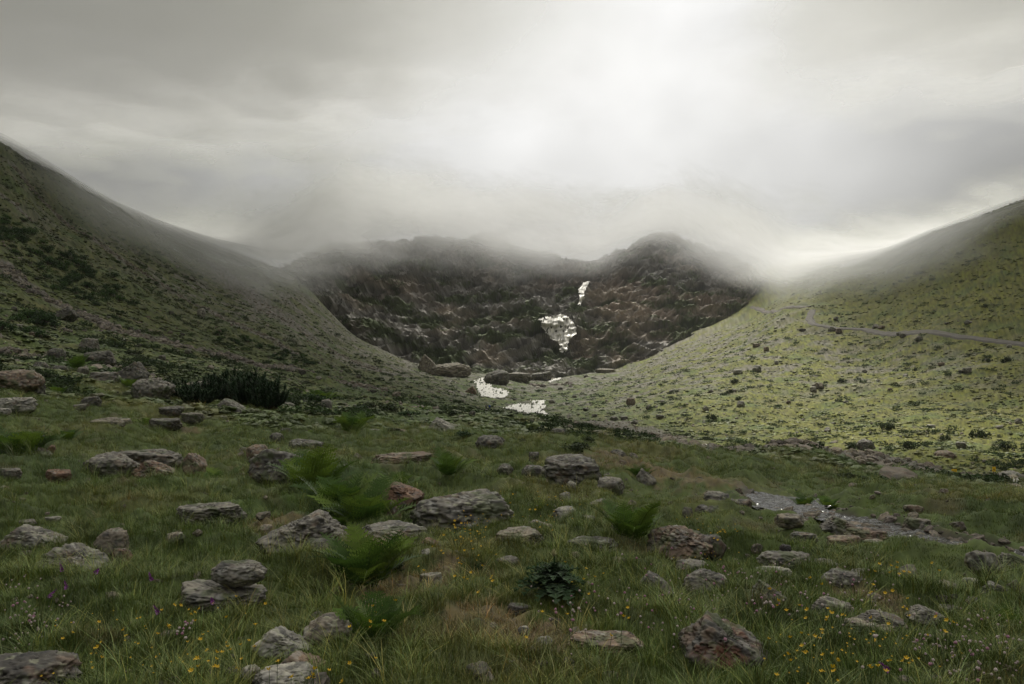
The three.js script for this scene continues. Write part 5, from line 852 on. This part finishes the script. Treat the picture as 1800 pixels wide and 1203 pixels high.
// ---------- hikers, signs, plank ----------
function personShape(jacket, trousers, hair) {                  // 1.75 m, mid-stride, seen from behind
  const J = { pelvis: [0, 0.95, 0], chest: [0, 1.32, 0], neck: [0, 1.50, 0.01], head: [0, 1.63, 0.02], hipL: [-0.1, 0.92, 0], hipR: [0.1, 0.92, 0], kneeL: [-0.11, 0.5, -0.14], kneeR: [0.11, 0.5, 0.06], footL: [-0.11, 0.07, -0.16], footR: [0.11, 0.07, 0.24], toeL: [-0.12, 0.04, -0.32], toeR: [0.12, 0.04, 0.1], shL: [-0.19, 1.43, 0], shR: [0.19, 1.43, 0], elL: [-0.26, 1.16, 0.08], elR: [0.26, 1.16, -0.06], haL: [-0.24, 0.95, -0.08], haR: [0.25, 0.97, -0.24] };
  const B = [['pelvis', 'chest', 0.145, 0.165], ['chest', 'neck', 0.14, 0.06], ['neck', 'head', 0.06, 0.105], ['hipL', 'kneeL', 0.095, 0.065], ['hipR', 'kneeR', 0.095, 0.065], ['kneeL', 'footL', 0.062, 0.045], ['kneeR', 'footR', 0.062, 0.045], ['footL', 'toeL', 0.045, 0.035], ['footR', 'toeR', 0.045, 0.035], ['chest', 'shL', 0.1, 0.07], ['chest', 'shR', 0.1, 0.07], ['shL', 'elL', 0.06, 0.048], ['shR', 'elR', 0.06, 0.048], ['elL', 'haL', 0.046, 0.034], ['elR', 'haR', 0.046, 0.034]];
  const res = 64, mc = new MarchingCubes(res, new THREE.MeshBasicMaterial(), false, false, 60000); mc.isolation = 0;
  for (let z = 0; z < res; z++) for (let y = 0; y < res; y++) for (let x = 0; x < res; x++) {
    const p = [((x - res / 2) / (res / 2)) * 0.95, ((y - res / 2) / (res / 2)) * 0.95 + 0.88, ((z - res / 2) / (res / 2)) * 0.95]; let s = 0;
    for (const [a, b, ra, rb] of B) { const A = J[a], C = J[b], d = [C[0] - A[0], C[1] - A[1], C[2] - A[2]], l = d[0] ** 2 + d[1] ** 2 + d[2] ** 2, t = clamp(((p[0] - A[0]) * d[0] + (p[1] - A[1]) * d[1] + (p[2] - A[2]) * d[2]) / l, 0, 1); s += Math.exp(-28 * (Math.hypot(p[0] - A[0] - d[0] * t, p[1] - A[1] - d[1] * t, p[2] - A[2] - d[2] * t) - lerp(ra, rb, t))); }
    mc.field[z * res * res + y * res + x] = Math.log(s) / 28;
  }
  mc.update();
  const n = mc.count, pos = new Float32Array(n * 3), nor = mc.normalArray.slice(0, n * 3), col = new Float32Array(n * 3);
  for (let i = 0; i < n; i++) {
    const x = mc.positionArray[i * 3] * 0.95, y = mc.positionArray[i * 3 + 1] * 0.95 + 0.88, z = mc.positionArray[i * 3 + 2] * 0.95; pos.set([x, y, z], i * 3);
    col.set(y > 1.64 || (y > 1.54 && z > 0.03) ? hair : y > 1.5 || (y < 1.0 && Math.abs(x) > 0.2) ? [0.42, 0.26, 0.19] : y > 0.9 ? jacket : y > 0.12 ? trousers : [0.04, 0.035, 0.03], i * 3);
  }
  const g = new THREE.BufferGeometry(); g.setAttribute('position', new THREE.BufferAttribute(pos, 3)); g.setAttribute('normal', new THREE.BufferAttribute(nor, 3)); g.setAttribute('color', new THREE.BufferAttribute(col, 3)); return g;
}
const clothMat = new THREE.MeshStandardMaterial({ vertexColors: true, roughness: 0.9 });
function hiker(px, py, turn, jacket, trousers, pack, label) {
  const p = spot(px, py), o = new THREE.Group(); o.position.set(p.x, p.y, p.z); o.rotation.y = turn;
  mesh('body', personShape(jacket, trousers, [0.05, 0.035, 0.025]), clothMat, o);
  const g = new THREE.CapsuleGeometry(0.15, 0.26, 6, 12); g.scale(1, 1, 0.75); const c = new Float32Array(g.attributes.position.count * 3); for (let i = 0; i < c.length; i += 3) c.set(pack, i); g.setAttribute('color', new THREE.BufferAttribute(c, 3));
  mesh('backpack', g, clothMat, o).position.set(0, 1.28, 0.22);
  tag(top(o, 'person'), label, 'person', 'hikers by the river');
}
hiker(860.5, 721, 0.3, [0.02, 0.09, 0.42], [0.05, 0.06, 0.12], [0.02, 0.08, 0.40], 'person in a bright blue jacket with a blue backpack walking near the rapids');
hiker(854.5, 720.5, -0.2, [0.03, 0.03, 0.035], [0.04, 0.04, 0.045], [0.4, 0.4, 0.38], 'person in dark clothes with a pale backpack walking ahead of the blue one');
// yellow boards on posts by the river; the print is too small to read, only dark lines and a mark show
function board(px, top_, foot, wpx, hpx, draw, label, postTone) {
  const p = spot(px, foot, baseH), k = p.d / F, o = new THREE.Group(), w = wpx * k, h = hpx * k, yTop = EYE + (HORIZON - top_) * k;
  const y0 = baseH(p.x, p.z) - 0.1; o.position.set(p.x, y0, p.z);
  const post = new THREE.CylinderGeometry(0.045, 0.05, yTop - y0 - h * 0.25, 10); post.translate(0, (yTop - y0 - h * 0.25) / 2, -0.05);
  mesh('post', post, new THREE.MeshStandardMaterial({ color: new THREE.Color(...postTone), roughness: 0.8 }), o);
  const cv = document.createElement('canvas'); cv.width = 128; cv.height = Math.round(128 * h / w); const g = cv.getContext('2d'); g.fillStyle = '#e0b400'; g.fillRect(0, 0, cv.width, cv.height); draw(g, cv.width, cv.height);
  const t = new THREE.CanvasTexture(cv); t.colorSpace = THREE.SRGBColorSpace;
  const pm = new THREE.MeshStandardMaterial({ color: new THREE.Color(0.72, 0.47, 0.02), roughness: 0.6 }), fm = new THREE.MeshStandardMaterial({ map: t, roughness: 0.55 });
  const panel = mesh('panel', new THREE.BoxGeometry(w, h, 0.03), [pm, pm, pm, pm, fm, pm], o); panel.position.set(0, yTop - y0 - h / 2, 0.02);
  tag(top(o, 'warning_sign'), label, 'sign', 'yellow signs by the river');
}
board(1677.5, 825, 838, 9, 7.5, (g, w, h) => { g.fillStyle = '#5a4a10'; for (const [y, a] of [[0.22, 0.7], [0.45, 0.8], [0.68, 0.55]]) g.fillRect(w * 0.12, h * y, w * a, h * 0.07); }, 'broad yellow sign with dark lines of print on a short reddish post', [0.13, 0.06, 0.045]);
board(1747.5, 821, 846, 5.5, 8.2, (g, w, h) => { g.fillStyle = '#241a06'; g.fillRect(w * 0.3, h * 0.42, w * 0.4, h * 0.2); g.fillRect(w * 0.2, h * 0.74, w * 0.6, h * 0.06); }, 'tall narrow yellow sign with a black mark on a red-brown post', [0.16, 0.05, 0.035]);
board(1723, 836, 848, 8.6, 5.6, (g, w, h) => { g.fillStyle = '#a03018'; g.beginPath(); g.arc(w * 0.5, h * 0.45, h * 0.3, 0, 7); g.fill(); g.fillStyle = '#f0ece0'; g.beginPath(); g.arc(w * 0.5, h * 0.5, h * 0.18, 0, 7); g.fill(); }, 'low yellow sign with a red and white round mark in the grass', [0.2, 0.15, 0.03]);
{ // weathered plank across the stones behind the signs
  const a = spot(1747, 846, baseH), k = a.d / F, o = new THREE.Group(), L = 66 * k, m = new THREE.MeshStandardMaterial({ color: new THREE.Color(0.13, 0.12, 0.11), roughness: 0.9 });
  o.position.set((1725 - 900) * k, EYE + (HORIZON - 840.5) * k, -a.d - 0.6); o.rotation.z = -0.05;
  for (let i = 0; i < 2; i++) mesh('plank', new THREE.BoxGeometry(L, 0.3, 0.28), m, o).position.set(i * 0.05, i * 0.005, -0.30 * i);
  for (const s of [-1, 1]) mesh('support', new THREE.BoxGeometry(0.3, 0.7, 0.5), m, o).position.set(s * L * 0.45, -0.4, -0.15);
  tag(top(o, 'footbridge'), 'weathered grey plank footbridge behind the yellow signs', 'footbridge');
}
scene.fog = new THREE.FogExp2(0xf4f6f8, 0.0001);                // thin mist in the valley
renderer.render(scene, camera);
